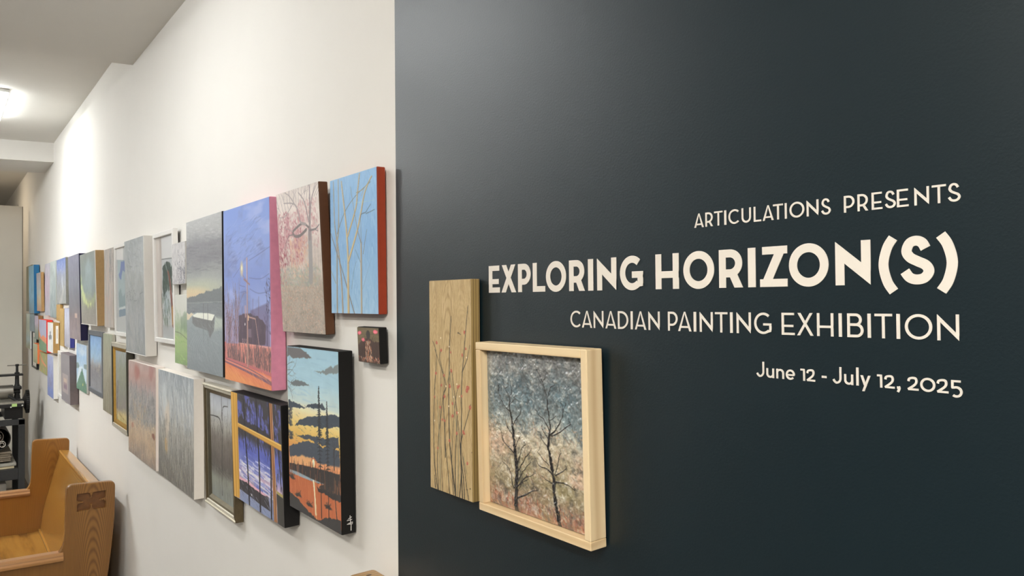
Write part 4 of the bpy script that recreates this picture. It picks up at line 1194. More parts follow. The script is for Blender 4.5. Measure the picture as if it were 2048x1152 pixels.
    return A

def art_small_flowers():
    A = Art(110, 90, .117 / .09, 35)
    A.quad((200, 890), (315, 897), (323, 1097), (205, 1077))
    A.fill((110, 96, 70)); A.mottle(8, 6, 20, 2)
    for k in range(12): A.line([(200, 897 + k * 14), (260, 893 + k * 14 + (k % 3) * 4), (320, 900 + k * 14)], .010, .010, (132, 116, 84) if k % 2 else (86, 74, 56), .7)
    A.poly([(203, 985), (240, 950), (262, 945), (290, 975), (322, 970), (324, 1098), (205, 1078)], (66, 46, 42), .9, .03, .05)
    A.ell((258, 932), .12, .13, (58, 54, 52), 1, .12)
    pk = (236, 98, 120)
    for c, rx in (((212, 920), .11), ((297, 918), .13), ((231, 957), .09)):
        A.ell(c, rx, .055, pk, 1, .2, .02, 24); A.ell(c, rx * .6, .02, (246, 150, 160), .8, .5)
    for x in range(208, 322, 9): A.line([(x, 1090), (x + A.rng.uniform(-10, 10), 1000), (x + A.rng.uniform(-18, 18), 930 + abs(x - 258) * .6)], .014, .008, [(44, 34, 34), (92, 66, 50)][(x // 9) % 2], .9)
    A.strokes(70, (.02, .84, .98, 1), .05, .020, 75, 40, [(226, 140, 92), (236, 190, 150), (206, 110, 76), (244, 214, 186), (196, 90, 80), (120, 60, 44)], .85)
    A.strokes(150, (.34, .38, .64, .98), .06, .02, 80, 30, [(236, 210, 186), (226, 150, 100), (190, 110, 80)], .85)
    return A

def art_oak_plank():
    A = Art(120, 330, .161 / .449, 36)
    A.quad((25, 40), (230, 32), (235, 1122), (25, 1050))
    A.fill((186, 160, 112))
    # cathedral grain
    X = A.U - .46 + .05 * (A.noise(2, 3, 4) - .5); Y = A.V
    f = Y - 7.0 * X * X + .10 * (A.noise(5, 8, 6, 4) - .5)
    g = .5 + .5 * np.sin(2 * math.pi * (f * 13 + .6 * A.noise(4, 8, 8, 3)))
    A.mix(np.clip(g, 0, 1) ** 5, (142, 112, 68), .55)
    A.mix((A.noise(50, 8, 3, 2) - .5) * 3, (150, 122, 80), .45); A.mix((A.noise(64, 9, 5, 2) - .55) * 4, (208, 186, 140), .45)
    A.strokes(500, (0, 0, 1, 1), .035, .0035, 90, 2, [(136, 108, 66), (150, 122, 78)], .5)
    ink, gr = (44, 42, 38), (110, 112, 92)
    for p, w in (([(60, 1060), (45, 930), (42, 740), (48, 560), (58, 400), (40, 330)], .007), ([(65, 1065), (60, 950), (66, 800), (85, 640), (95, 520), (50, 370)], .006),
                 ([(100, 900), (97, 760), (92, 600), (105, 545), (75, 420), (82, 370)], .007), ([(120, 1085), (112, 960), (100, 830), (98, 720)], .006),
                 ([(150, 1092), (135, 960), (122, 820), (118, 640), (122, 450), (125, 330), (132, 210)], .009), ([(150, 1095), (150, 900), (160, 700), (145, 570), (135, 480)], .007),
                 ([(170, 1100), (180, 960), (172, 820), (165, 720)], .008), ([(185, 1105), (178, 900), (182, 700), (182, 560), (200, 330), (216, 160)], .008),
                 ([(195, 1105), (190, 1000), (175, 860), (190, 780), (215, 690), (228, 640)], .007), ([(215, 1110), (200, 1000), (185, 880)], .006),
                 ([(140, 1085), (132, 900), (150, 640), (165, 560)], .005), ([(85, 1075), (80, 900), (75, 700), (80, 470)], .004), ([(186, 480), (210, 420), (224, 350)], .005),
                 ([(165, 290), (172, 292), (180, 300)], .004), ([(240, 870), (232, 876)], .008), ([(48, 1050), (44, 990)], .008)):
        A.line(p, w, w * .45, ink, .92)
    for p in ([(75, 1075), (70, 800), (60, 600)], [(160, 1095), (165, 850), (140, 600), (120, 460)], [(130, 470), (112, 530)], [(190, 900), (205, 980)]): A.line(p, .006, .004, gr, .8)
    red = (172, 82, 66)
    for x, y, r0 in ((60, 338, 1), (82, 374, .9), (55, 487, 1), (95, 497, .8), (97, 600, 1), (124, 550, 1), (131, 475, .9), (120, 818, .9), (98, 720, .8), (76, 655, .9), (48, 602, .7), (137, 636, .8), (137, 697, .9), (165, 555, 1), (172, 548, .8), (159, 680, .9), (158, 782, .9), (183, 600, .7), (187, 398, .9), (197, 288, .9), (205, 368, .7), (214, 558, 1.3), (208, 572, 1), (225, 655, 1.2), (190, 775, 1), (195, 782, .8), (210, 930, .9), (82, 545, .7), (62, 855, .7), (129, 385, .6), (86, 715, .7)):
        A.ell((x, y), .0085 * r0, .0085 * r0, red, .95, .25, .004, 60)
        A.ell((x - 1, y - 2), .003, .003, (206, 120, 100), .7, .6)
    for x, y in ((80, 315), (122, 357), (105, 550), (143, 603), (159, 540), (208, 410), (118, 648), (47, 720), (172, 600), (165, 680)): A.ell((x, y), .004, .004, (232, 222, 196), .9, .5)
    for x, y in ((208, 1060), (224, 1056)): A.ell((x, y), .004, .004, (30, 28, 26), 1, .4)
    return A

def art_wax_trees():
    w, h = 250, 290
    A = Art(w, h, .283 / .285, 37)
    A.quad((100, 85), (800, 120), (829, 1422), (122, 1178))
    v = A.V + .16 * (A.noise(4, 4, 3) - .5)
    sky = [(0, (108, 110, 112)), (.14, (112, 114, 114)), (.26, (98, 112, 118)), (.36, (112, 128, 132)), (.44, (150, 156, 150)), (.52, (190, 180, 156)), (.66, (180, 164, 136)), (.8, (142, 128, 96)), (.9, (150, 122, 98)), (1, (148, 108, 88))]
    for k in range(3): A.c[..., k] = np.interp(v, [a for a, _ in sky], [b[k] for _, b in sky])
    A.mix((A.noise(5, 5, 9) - .52) * 4 * (A.V < .5), (84, 114, 128), .5); A.mix((A.noise(4, 5, 12) - .54) * 5 * ((A.V > .45) & (A.V < .75)), (206, 164, 138), .6)
    A.mix((A.noise(6, 6, 15) - .55) * 4 * (A.V > .86), (170, 92, 70), .6); A.mix((A.noise(5, 5, 18) - .53) * 4 * (A.V > .6), (128, 120, 80), .5)
    A.mix(np.clip((A.U - .72) * 3, 0, 1) * np.clip((A.V - .35) * 6, 0, 1) * np.clip((.6 - A.V) * 6, 0, 1), (112, 132, 138), .5)
    n = A.noise(18, 20, 21, 4, .62); rid = 1 - np.abs(A.noise(20, 18, 33, 4, .6) - .5) * 5
    A.strokes(1300, (0, 0, 1, .5), .030, .011, 60, 75, [(136, 144, 144), (78, 84, 86), (170, 174, 170), (92, 112, 118), (108, 108, 106), (70, 80, 84)], .5)
    A.strokes(1000, (0, .42, 1, 1), .030, .011, 60, 75, [(200, 190, 164), (140, 126, 96), (184, 148, 122), (112, 102, 78), (204, 196, 176)], .5)
    A.strokes(220, (0, .90, 1, 1), .030, .011, 70, 40, [(176, 96, 66), (140, 72, 54), (200, 146, 116), (104, 92, 86)], .6)
    A.mix((n - .56) * 5, (208, 206, 194), .45); A.mix((.43 - n) * 5, (50, 52, 52), .5)
    A.hgt = .6 * np.clip(rid, 0, 1) * np.clip(n * 1.6, 0, 1.2) + .6 * n
    base = A.hgt.copy(); A.hgt[:] = 0
    bk = (28, 25, 25)
    def br(pts, w0, w1): A.line(pts, w0, w1, bk, 1, .5)
    # left tree
    br([(308, 1250), (310, 1090), (313, 960), (303, 830), (292, 700), (285, 620), (268, 520), (262, 430), (258, 390)], .040, .006)
    for p, a in (([(308, 1080), (285, 1060), (280, 1000), (255, 930), (208, 880)], .010), ([(303, 830), (270, 790), (222, 740), (208, 680)], .010), ([(292, 700), (260, 650), (235, 600)], .006),
                 ([(312, 900), (340, 830), (345, 790), (380, 755)], .010), ([(316, 960), (350, 900), (375, 850), (400, 820)], .009), ([(318, 1050), (340, 980), (410, 885)], .009), ([(322, 1060), (370, 1000), (415, 985)], .009),
                 ([(286, 650), (300, 590), (340, 530), (345, 495)], .008), ([(268, 520), (215, 460), (190, 380), (178, 285)], .008), ([(262, 430), (275, 380), (280, 345)], .005), ([(265, 470), (285, 445), (292, 430)], .004),
                 ([(300, 800), (320, 740), (345, 690)], .006), ([(320, 1145), (380, 1120), (420, 1095), (455, 1090)], .012), ([(258, 400), (235, 360), (228, 340)], .004), ([(330, 1080), (345, 1040), (390, 1010)], .006)):
        br(p, a, .003)
        x, y = A.p(p[-1])
        A.branch(x, y, A.rng.uniform(-50, 50), .03, .003, 1, bk, 40, .35); 
        x, y = A.p(p[len(p) // 2]); A.branch(x, y, A.rng.uniform(-60, 60), .04, .003, 1, bk, 40, .35)
    # right tree
    br([(610, 1345), (600, 1240), (578, 1100), (572, 1000), (560, 890), (540, 800), (535, 720), (550, 640), (540, 560), (530, 470), (528, 410)], .034, .006)
    br([(530, 420), (515, 380), (495, 300), (475, 255), (452, 208)], .007, .003)
    for p, a in (([(528, 420), (545, 350), (560, 330), (580, 320)], .006), ([(495, 300), (512, 270)], .004), ([(545, 690), (590, 640), (630, 560), (640, 500), (630, 470)], .010), ([(560, 690), (620, 660), (665, 620), (690, 600)], .009),
                 ([(545, 660), (510, 580), (470, 545), (462, 520)], .007), ([(535, 720), (500, 650), (490, 635)], .006), ([(532, 770), (500, 730), (478, 700)], .006), ([(572, 990), (540, 940), (480, 910), (448, 870)], .010),
                 ([(540, 900), (500, 860), (460, 810)], .006), ([(585, 970), (600, 900), (612, 830), (628, 815)], .009), ([(590, 975), (630, 950), (660, 925)], .008), ([(580, 1025), (640, 1030), (690, 1050), (720, 1085)], .009),
                 ([(570, 1040), (540, 1020), (512, 1005)], .007), ([(540, 580), (560, 570), (578, 555)], .004), ([(605, 1280), (622, 1225)], .010), ([(640, 500), (650, 480)], .004)):
        br(p, a, .003)
        x, y = A.p(p[-1]); A.branch(x, y, A.rng.uniform(-60, 60), .028, .003, 1, bk, 40, .35)
    tree_h = A.hgt.copy()
    A.hgt = base + tree_h * .6
    A.hgt *= np.clip(np.minimum(np.minimum(A.U, 1 - A.U), np.minimum(A.V, 1 - A.V)) * 30, 0, 1)
    A.strokes(60, (.35, .8, .45, 1), .008, .003, 20, 80, [(206, 204, 196), (150, 146, 140)], .5)
    A.rng = np.random.RandomState(5)
    for k in range(26): A.ell((A.rng.uniform(.05, .95) * A.asp, A.rng.uniform(.04, .96)), .006, .006, (214, 212, 206), .5, .8, raw=True)
    return A

# ------------------------------------------------------------------ the pictures on the white wall (x0, x1, z0, z1, depth at bottom, depth at top)
M_blackf = plain('black frame', (24, 24, 26), 0.45)
M_whitef = plain('white frame', (232, 230, 226), 0.5)
M_greyf = plain('slate grey frame', (112, 116, 122), 0.5)
M_silver = plain('pewter frame', (150, 142, 122), 0.32, metal=0.85, var=0.12, scale=40)
M_gold = plain('gold lip', (190, 150, 70), 0.35, metal=0.7, var=0.1, scale=50)
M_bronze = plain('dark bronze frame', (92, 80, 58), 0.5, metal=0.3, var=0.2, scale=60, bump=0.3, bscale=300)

canvas('tall blue canvas of bare ochre saplings with rust red sides, beside the dark wall', (-1.897, -1.624, 1.546, 1.907, .027, .030), art_blue_trees(), (140, 52, 28))
canvas('misty pink maple tree canvas with dark brown sides, leaning forward, second from dark wall', (-2.246, -1.926, 1.488, 1.910, .031, .051), art_maple(), (84, 54, 34))
canvas('dusk street canvas with utility pole, violet sky and pink sides', (-2.763, -2.290, 1.301, 1.909, .051, .056), art_dusk_street(), (208, 136, 162))
canvas('grey lake canvas with moored boat, black side, left of the dusk street canvas', (-3.322, -2.825, 1.301, 1.917, .040, .043), art_grey_lake(), (20, 20, 22))
canvas('narrow green field canvas peeking out left of the grey lake canvas', (-3.568, -3.350, 1.308, 1.614, .030, .030), art_green_field(), (200, 200, 190))
canvas('small grey ink sketch of trees hung above the green field canvas', (-3.574, -3.352, 1.659, 1.842, .040, .040), art_ink_sketch(), (206, 204, 200))
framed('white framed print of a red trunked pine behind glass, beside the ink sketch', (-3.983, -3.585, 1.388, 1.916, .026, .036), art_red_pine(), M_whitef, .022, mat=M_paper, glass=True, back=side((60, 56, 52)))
canvas('tall plain grey abstract canvas with deep pale sides between two white framed prints', (-4.523, -4.034, 1.312, 1.916, .054, .064), art_grey_abstract(), (204, 200, 194), edge=side((206, 204, 200)))
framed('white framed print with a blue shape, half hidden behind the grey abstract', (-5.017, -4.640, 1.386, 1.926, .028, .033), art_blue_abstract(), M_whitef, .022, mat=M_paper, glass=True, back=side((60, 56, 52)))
canvas('frameless grey brown streaked canvas left of the white framed blue print', (-5.347, -5.040, 1.426, 1.919, .030, .032), art_birch_grey(), (190, 184, 176))
canvas('green grey canvas with a lime crescent and tan wooden sides', (-6.112, -5.457, 1.432, 1.926, .055, .067), art_green_swirl(), (166, 136, 94), edge=M_whitef)
canvas('tall dark mauve canvas with navy side, left of the lime crescent canvas', (-6.758, -6.190, 1.308, 1.945, .050, .063), art_dark_mauve(), (26, 24, 62))
canvas('blue and grey city canvas with grey side, left of the dark mauve canvas', (-7.784, -7.193, 1.576, 1.968, .024, .028), art_city_blue(), (124, 124, 116))
canvas('pale green and grey pastel canvas, left of the blue city canvas', (-8.240, -7.821, 1.449, 1.971, .030, .030), art_pastel(14, (196, 206, 200), (168, 182, 184), (140, 154, 156)), (180, 184, 178))
canvas('pale pink and lilac pastel canvas beside the pale green one', (-8.646, -8.262, 1.464, 1.968, .033, .033), art_pastel(15, (186, 188, 200), (202, 178, 196), (176, 180, 190)), (196, 196, 200))
canvas('small pinkish grey canvas with tan sides, right of the bright blue sided canvas', (-9.400, -8.979, 1.501, 1.904, .031, .038), art_strips(16, [(170, 164, 170), (176, 176, 180), (176, 186, 184), (206, 184, 150), (190, 150, 128)], ln=.14), (168, 134, 88))
canvas('light blue canvas with bright blue side near the far end of the row', (-9.972, -9.425, 1.475, 1.998, .055, .060), art_strips(17, [(120, 168, 190), (130, 180, 206), (134, 182, 208), (120, 140, 150)]), (44, 112, 160))
canvas('olive canvas sliver, leftmost of the upper row', (-10.626, -10.020, 1.490, 2.023, .030, .030), art_strips(18, [(132, 130, 104), (140, 136, 108), (130, 128, 110)]), (120, 116, 90))
canvas('pale green canvas with white arch, leftmost of the lower row', (-10.653, -10.165, 1.056, 1.462, .030, .030), art_strips(19, [(196, 206, 196), (170, 180, 164), (176, 184, 166), (168, 190, 196), (160, 160, 126)]), (214, 216, 212))
canvas('grey blue canvas hung right under the light blue canvas', (-10.155, -9.650, 1.270, 1.465, .035, .035), art_strips(20, [(136, 156, 166), (130, 146, 156), (140, 156, 166)]), (120, 130, 140))
canvas('small lilac and green canvas with brown top and side, above the orange sided canvas', (-9.485, -9.121, 1.203, 1.453, .045, .045), art_strips(31, [(196, 184, 206), (200, 180, 206), (140, 156, 140), (120, 140, 124)]), (150, 110, 72))
framed('small black framed picture with white mat at the far end above the press', (-10.048, -9.527, .863, 1.274, .025, .025), art_strips(32, [(170, 180, 170), (150, 150, 120)]), M_blackf, .018, mat_w=.05)
canvas('small green picture with orange sides in front of the black frame', (-9.515, -9.095, .954, 1.156, .055, .055), art_strips(33, [(176, 186, 160), (190, 180, 140), (150, 156, 120)]), (230, 130, 80))
canvas('green and orange canvas at the bottom of the far cluster, under the red sided canvas', (-9.058, -8.411, .887, 1.089, .040, .040), art_orange_green(), (190, 160, 110))
canvas('lavender, orange and green canvas with bright red sides', (-8.918, -8.268, 1.112, 1.422, .055, .059), art_cut_shapes(), (226, 58, 52))
t = canvas('white bottle sketch on a deep brown sided block beside the red sided canvas', (-8.212, -7.787, 1.133, 1.405, .054, .054), art_bottle_sketch(), (172, 136, 84))
obj('paper_label', boxm(.2125, .2133, -.030, -.010, .085, .245), side((232, 230, 224)), t)
obj('paper_label', boxm(.2133, .2136, -.0205, -.0185, .13, .215), side((96, 92, 88)), t)
canvas('ochre wooden panel hanging under the pale green pastel', (-7.815, -7.560, 1.425, 1.570, .025, .025), art_strips(34, [(188, 150, 88), (182, 146, 84), (176, 140, 80)], w=.02, ln=.3), (178, 142, 84))
canvas('narrower ochre wooden panel, right of its ochre neighbour', (-7.528, -7.277, 1.213, 1.536, .030, .030), art_strips(35, [(196, 160, 96), (176, 146, 86), (182, 150, 90)], w=.02, ln=.3), (178, 142, 84))
canvas('pale lilac canvas with royal blue side under the dark mauve canvas', (-7.200, -6.865, 1.222, 1.539, .035, .035), art_strips(36, [(176, 182, 206), (190, 192, 208), (168, 166, 178), (160, 158, 168)]), (66, 72, 150))
canvas('blue violet iris canvas with deep white side, lower row', (-8.340, -7.883, .711, 1.099, .041, .043), art_iris(), (222, 220, 214))
framed('narrow white framed picture between the iris canvas and the mauve block', (-7.738, -7.300, .750, 1.160, .025, .025), art_strips(37, [(200, 196, 180), (190, 186, 176), (206, 204, 198)]), M_whitef, .03)
canvas('deep mauve grey block with a small inset picture, lower row', (-7.158, -6.650, .792, 1.176, .060, .066), art_mauve_box(), (116, 106, 108))
canvas('pale blue canvas of white mountain peaks over green', (-6.643, -6.146, .921, 1.272, .019, .019), art_white_peaks(), (190, 192, 188), edge=None)
framed('blue sky over grey field in a slate grey frame', (-6.071, -5.496, .955, 1.388, .019, .021), art_blue_field(), M_greyf, .032, recess=.006, back=side((30, 30, 32)))
canvas('narrow olive streaked canvas between the slate frame and the gold lipped frame', (-5.466, -5.138, .884, 1.384, .020, .020), art_green_stripe(), (186, 182, 168))
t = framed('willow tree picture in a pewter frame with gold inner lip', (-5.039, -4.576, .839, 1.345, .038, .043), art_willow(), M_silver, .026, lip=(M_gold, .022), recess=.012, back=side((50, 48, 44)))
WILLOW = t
canvas('rust and ochre reed canvas above the pew', (-4.513, -3.873, .770, 1.268, .045, .045), art_rust_reeds(), (226, 216, 208))
canvas('silver grey reed canvas with wide white side above the pew', (-3.817, -3.204, .773, 1.266, .045, .045), art_grey_reeds(), (224, 218, 210))

def shade_rails(t, level, upright):  # level rails bright, uprights dark: light on the profile put into colour
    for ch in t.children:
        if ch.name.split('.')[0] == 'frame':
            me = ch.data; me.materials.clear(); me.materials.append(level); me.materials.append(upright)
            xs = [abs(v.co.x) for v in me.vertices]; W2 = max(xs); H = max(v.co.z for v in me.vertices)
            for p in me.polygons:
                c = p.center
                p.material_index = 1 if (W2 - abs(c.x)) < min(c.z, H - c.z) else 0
M_lit_silver = plain('lit silver', (206, 200, 184), 0.38, metal=0.25, var=.08, scale=60)
shade_rails(WILLOW, M_lit_silver, plain('shaded frame upright', (66, 64, 54), .45, metal=.2))  # bright and dark copies of one metal frame, as the light falls
# ornate frame with beading
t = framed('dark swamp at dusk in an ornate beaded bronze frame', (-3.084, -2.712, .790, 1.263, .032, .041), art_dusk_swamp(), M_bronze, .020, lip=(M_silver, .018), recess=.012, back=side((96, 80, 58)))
shade_rails(t, M_lit_silver, M_bronze)  # silver stands for the lit level rails, bronze for the darker uprights
bm = bmesh.new()
W, H, T = .372, .473, .0285
def bead(bm, x, y, z, r):
    bmesh.ops.create_uvsphere(bm, u_segments=8, v_segments=5, radius=r, matrix=Matrix.Translation((x, y, z)))
nx, nz = 38, 48
for i in range(nx):
    x = -W / 2 + W * (i + .5) / nx
    for z in (.005, H - .005): bead(bm, x, -T - .0005, z, .0046)
obj('beading', bm, M_lit_silver, t, smooth=True)

canvas('dusk pines seen through a yellow window frame, black sides', (-2.668, -2.188, .901, 1.269, .050, .061), art_window_dusk(), (16, 15, 16))
t = canvas('orange sunset lake with two spruces, black sides with white initials', (-2.162, -1.803, .972, 1.449, .044, .051), art_black_sunset(), (14, 13, 13))
# white initials brushed on the right side of the sunset canvas (drawn in the y-z plane of that side)
bm = bmesh.new()
def ink(bm, pts, w, x):
    n = len(pts)
    L = []; R = []
    for i in range(n):
        a = pts[max(i - 1, 0)]; b = pts[min(i + 1, n - 1)]
        dy, dz = b[0] - a[0], b[1] - a[1]; l = math.hypot(dy, dz)
        L.append((pts[i][0] - dz / l * w / 2, pts[i][1] + dy / l * w / 2)); R.append((pts[i][0] + dz / l * w / 2, pts[i][1] - dy / l * w / 2))
    for i in range(n - 1):
        bm.faces.new([bm.verts.new((x, q[0], q[1])) for q in (L[i], R[i], R[i + 1], L[i + 1])])
sy = lambda u: -.040 + .036 * (u - 1035) / 255.0      # drawing units across the side
sz = lambda v: .0585 - .0585 * (v - 60) / 330.0
for pts, w in (([(1235, 145), (1180, 160), (1135, 190), (1240, 183)], .0013), ([(1200, 120), (1205, 200), (1218, 260), (1215, 345)], .0015), ([(1250, 222), (1180, 232), (1135, 242), (1245, 250)], .0014), ([(1250, 222), (1240, 255)], .0012)):
    ink(bm, [(sy(a), sz(b)) for a, b in pts], w * 1.4, .1802)
obj('initials', bm, plain('white ink', (226, 224, 220), 0.6), t)

canvas('tiny flower canvas with pink blossoms and black sides, under the blue sapling canvas', (-1.737, -1.619, 1.426, 1.515, .026, .030), art_small_flowers(), (14, 13, 13))

# ------------------------------------------------------------------ the two works on the dark wall
M_oak_side = wood('oak plank edge', (118, 96, 56), (176, 150, 98), 'Z', 60, 4, .08, 0.5)
t, W, H, T = hang('painted_plank', 'tall oak plank painted with red berry twigs, hung on the dark wall', (-1.393, -1.232, 1.173, 1.622, .025, .025), 'works on the dark wall')
obj('plank', boxm(-W / 2, W / 2, -T + .0004, 0, 0, H, .0015), M_oak_side, t)
face('painted_face', art_oak_plank(), W - .002, H - .002, -T, M_plank, t, .001)

M_maple = wood('pale maple', (212, 182, 138), (238, 216, 176), 'Z', 14, 3, .10, 0.45, fine=.15)
M_maple_x = wood('pale maple lying', (212, 182, 138), (238, 216, 176), 'X', 14, 3, .10, 0.45, fine=.15)
t, W, H, T = hang('framed_painting', 'wax relief of two bare trees in a deep pale maple frame on the dark wall', (-1.190, -.877, 1.172, 1.498, .039, .045), 'works on the dark wall')
f = .0148
obj('bottom_rail', boxm(-W / 2, W / 2, -T, 0, 0, f, .0014), M_maple_x, t)
obj('top_rail', boxm(-W / 2, W / 2 - f, -T, 0, H - f, H, .0014), M_maple_x, t)
obj('stile', boxm(-W / 2, -W / 2 + f, -T, 0, f, H - f, .0016), M_maple, t)
obj('stile', boxm(W / 2 - f, W / 2, -T, 0, f, H, .0016), M_maple, t)
obj('backing_board', boxm(-W / 2 + .004, W / 2 - .004, -.012, -.004, .004, H - .004), side((60, 52, 46)), t)
k = f + .0008
obj('panel_edge', boxm(-W / 2 + k, W / 2 - k, -T + .0165, -.011, k, H - k), side((52, 46, 42)), t)
face('wax_relief', art_wax_trees(), W - 2 * k - .001, H - 2 * k - .001, -T + .016, M_wax, t, k + .0005, disp=.0036)

# ------------------------------------------------------------------ the pew
O_side = wood('varnished oak end', (80, 48, 18), (160, 112, 54), 'Z', 62, 4.0, .10, 0.32, 0.25, 3, contrast=.62, centre=(.717, .235, .12))
O_end2 = wood('varnished oak far end', (112, 70, 24), (170, 118, 52), 'Z', 60, 4.0, .10, 0.32, 0.25, 3, contrast=.45, centre=(-.86, .235, .12))
O_long = wood('varnished oak long', (116, 74, 26), (188, 138, 62), 'X', 24, 5, .14, 0.24, 0.5, 3, contrast=.7)
O_dark = plain('dark carved recess', (112, 72, 34), 0.5, var=.2, scale=60)
O_cap = wood('oak arm cap', (110, 66, 34), (190, 138, 84), 'Y', 30, 2, .1, 0.3, 0.4, contrast=.6)
pew = thing('pew', 'varnished oak church pew with carved square ends below the reed canvases', 'pew', (-3.82, -.6, 0))
PIV = Vector((-5.7, -.45, FLOOR))
pew.location = PIV
def P(o):
    for ob in [o] + list(o.children):
        for v in ob.data.vertices:
            z = v.co.z
            v.co = 1.516 * v.co + Vector((0, .45098, -.81528))  # pew scaled about the camera position, moving it back along the line of sight
            if z < .05: v.co.z = FLOOR
            v.co -= PIV
    return o
prof = [(-.384, 0), (-.382, .40), (-.360, .541), (-.348, .636), (-.337, .755), (-.333, .893), (-.495, .902), (-.499, .80), (-.4995, .72), (-.504, .684), (-.519, .655), (-.548, .646), (-.87, .655), (-.90, .62), (-.90, 0)]
rr = [0, .02, .05, .03, .03, .020, .022, .03, .02, .015, .015, .01, .02, .01, 0]
for s, xo, dz in ((0, -3.193, .005), (1, -4.440, -.008)):
    bm = bmesh.new()
    pr = [(y, z + (dz if z > .3 else 0)) for y, z in round_poly(prof, rr)]
    prism_x(bm, pr, xo - .026, xo)
    bmesh.ops.bevel(bm, geom=[e for e in bm.edges if abs(e.verts[0].co.x - e.verts[1].co.x) < 1e-6], offset=.004, segments=2, affect='EDGES', profile=.5)
    o = obj('end_panel', bm, O_side if s == 0 else O_end2, pew)
    if s == 0:                       # sunk rectangle with carved cusps
        cut = obj('cutter', boxm(xo - .011, xo + .02, -.462, -.366, .803, .868), None, pew)
        md = o.modifiers.new('sunk', 'BOOLEAN'); md.object = cut; md.operation = 'DIFFERENCE'; md.solver = 'EXACT'
        bpy.context.view_layer.update()
        dg = bpy.context.evaluated_depsgraph_get()
        me = bpy.data.meshes.new_from_object(o.evaluated_get(dg))
        o.modifiers.clear(); o.data = me
        bpy.data.objects.remove(cut)
        x1 = xo - .002; x0 = xo - .0115
        cy, cz = -.414, .8355
        def cusp(base, tip):
            bm = bmesh.new()
            by, bz = base; ty, tz = tip
            d = Vector((ty - by, tz - bz)).normalized(); n = Vector((-d.y, d.x)) * .011
            out = round_poly([(by + n.x, bz + n.y), (by + d.x * .004 + n.x * .35, bz + d.y * .004 + n.y * .35), (ty + n.x * .12, tz + n.y * .12), (ty + n.x * .4 + d.x * .002, tz + n.y * .4 + d.y * .002), (ty + d.x * .006, tz + d.y * .006), (ty - n.x * .4 + d.x * .002, tz - n.y * .4 + d.y * .002), (ty - n.x * .12, tz - n.y * .12), (by + d.x * .004 - n.x * .35, bz + d.y * .004 - n.y * .35), (by - n.x, bz - n.y)], .002, 2)
            prism_x(bm, out, x0, x1)
            obj('carved_cusp', bm, O_side, o)
        cusp((cy, .868), (cy, .852)); cusp((cy, .803), (cy, .819)); cusp((-.462, cz), (-.446, cz)); cusp((-.366, cz), (-.382, cz))
        obj('recess_floor', boxm(xo - .0115, xo - .0108, -.461, -.367, .804, .867), O_dark, o)
        P(o)
    else:
        P(o)
    bm = bmesh.new()
    cp = round_poly([(xo + .014, .628), (xo + .014, .640), (xo + .006, .648), (xo + .002, .658), (xo - .036, .658), (xo - .040, .648), (xo - .048, .640), (xo - .048, .628)], .004, 3)
    vs = [bm.verts.new((x, -.506, z + dz)) for x, z in cp]; f0 = bm.faces.new(vs)
    ex = bmesh.ops.extrude_face_region(bm, geom=[f0])
    for g in ex['geom']:
        if isinstance(g, bmesh.types.BMVert): g.co.y = -.915; g.co.z += .010
    P(obj('arm_cap', bm, O_cap, pew))
# curved back, top rail, seat, apron
bm = bmesh.new()
fr = [(-.374, .826), (-.402, .731), (-.428, .629), (-.451, .536), (-.464, .438)]
bk = [(-.440, .42), (-.428, .536), (-.405, .629), (-.378, .731), (-.346, .806), (-.346, .826)]
vs_near = [bm.verts.new((-3.226, y, z + .004)) for y, z in fr + bk]
vs_far = [bm.verts.new((-4.441, y, z - .006)) for y, z in fr + bk]
n = len(vs_near)
bm.faces.new(vs_near); bm.faces.new(vs_far[::-1])
for i in range(n): bm.faces.new((vs_near[i], vs_far[i], vs_far[(i + 1) % n], vs_near[(i + 1) % n]))
P(obj('backrest', bm, O_long, pew, smooth=True))
bm = bmesh.new()
cp = round_poly([(-.383, .818), (-.383, .830), (-.376, .836), (-.336, .832), (-.330, .822), (-.334, .812)], .004, 3)
va = [bm.verts.new((-3.226, y, z + .003)) for y, z in cp]; vb = [bm.verts.new((-4.441, y, z - .007)) for y, z in cp]
n = len(cp); bm.faces.new(va); bm.faces.new(vb[::-1])
for i in range(n): bm.faces.new((va[i], vb[i], vb[(i + 1) % n], va[(i + 1) % n]))
P(obj('top_rail', bm, O_long, pew))
bm = bmesh.new()
sp = [(-.45, .434), (-.52, .432), (-.62, .438), (-.74, .446), (-.84, .448), (-.865, .442), (-.868, .428), (-.84, .418), (-.45, .408)]
prism_x(bm, sp, -4.441, -3.226)
P(obj('seat', bm, O_long, pew))
P(obj('apron', boxm(-4.441, -3.226, -.845, -.815, .02, .42, .003), O_long, pew))
P(obj('seam_strip', boxm(-4.441, -3.226, -.472, -.458, .434, .446, .003), O_long, pew))

# ------------------------------------------------------------------ wooden pedestal at the bottom edge
M_ped = wood('weathered oak', (112, 84, 54), (182, 146, 100), 'Y', 30, 9, .3, 0.45, 0.1, contrast=.5)
ped = thing('pedestal', 'brown wooden pedestal top with a dark knot, at the bottom edge beside the dark wall', 'pedestal', (-1.45, -.05, 0))
bm = bmesh.new()
pl = round_poly([(-.228, -.037), (-.228, .034), (.20, .034), (.20, -.037)], [.016, .012, .012, .016], 6)
vs = [bm.verts.new((x, y, .880)) for x, y in pl]; f0 = bm.faces.new(vs)
ex = bmesh.ops.extrude_face_region(bm, geom=[f0])
for g in ex['geom']:
    if isinstance(g, bmesh.types.BMVert): g.co.z = .915
bmesh.ops.bevel(bm, geom=[e for e in bm.edges if abs(e.verts[0].co.z - e.verts[1].co.z) < 1e-6 and e.verts[0].co.z > .9], offset=.004, segments=2, affect='EDGES', profile=.5)
obj('top_board', bm, M_ped, ped)
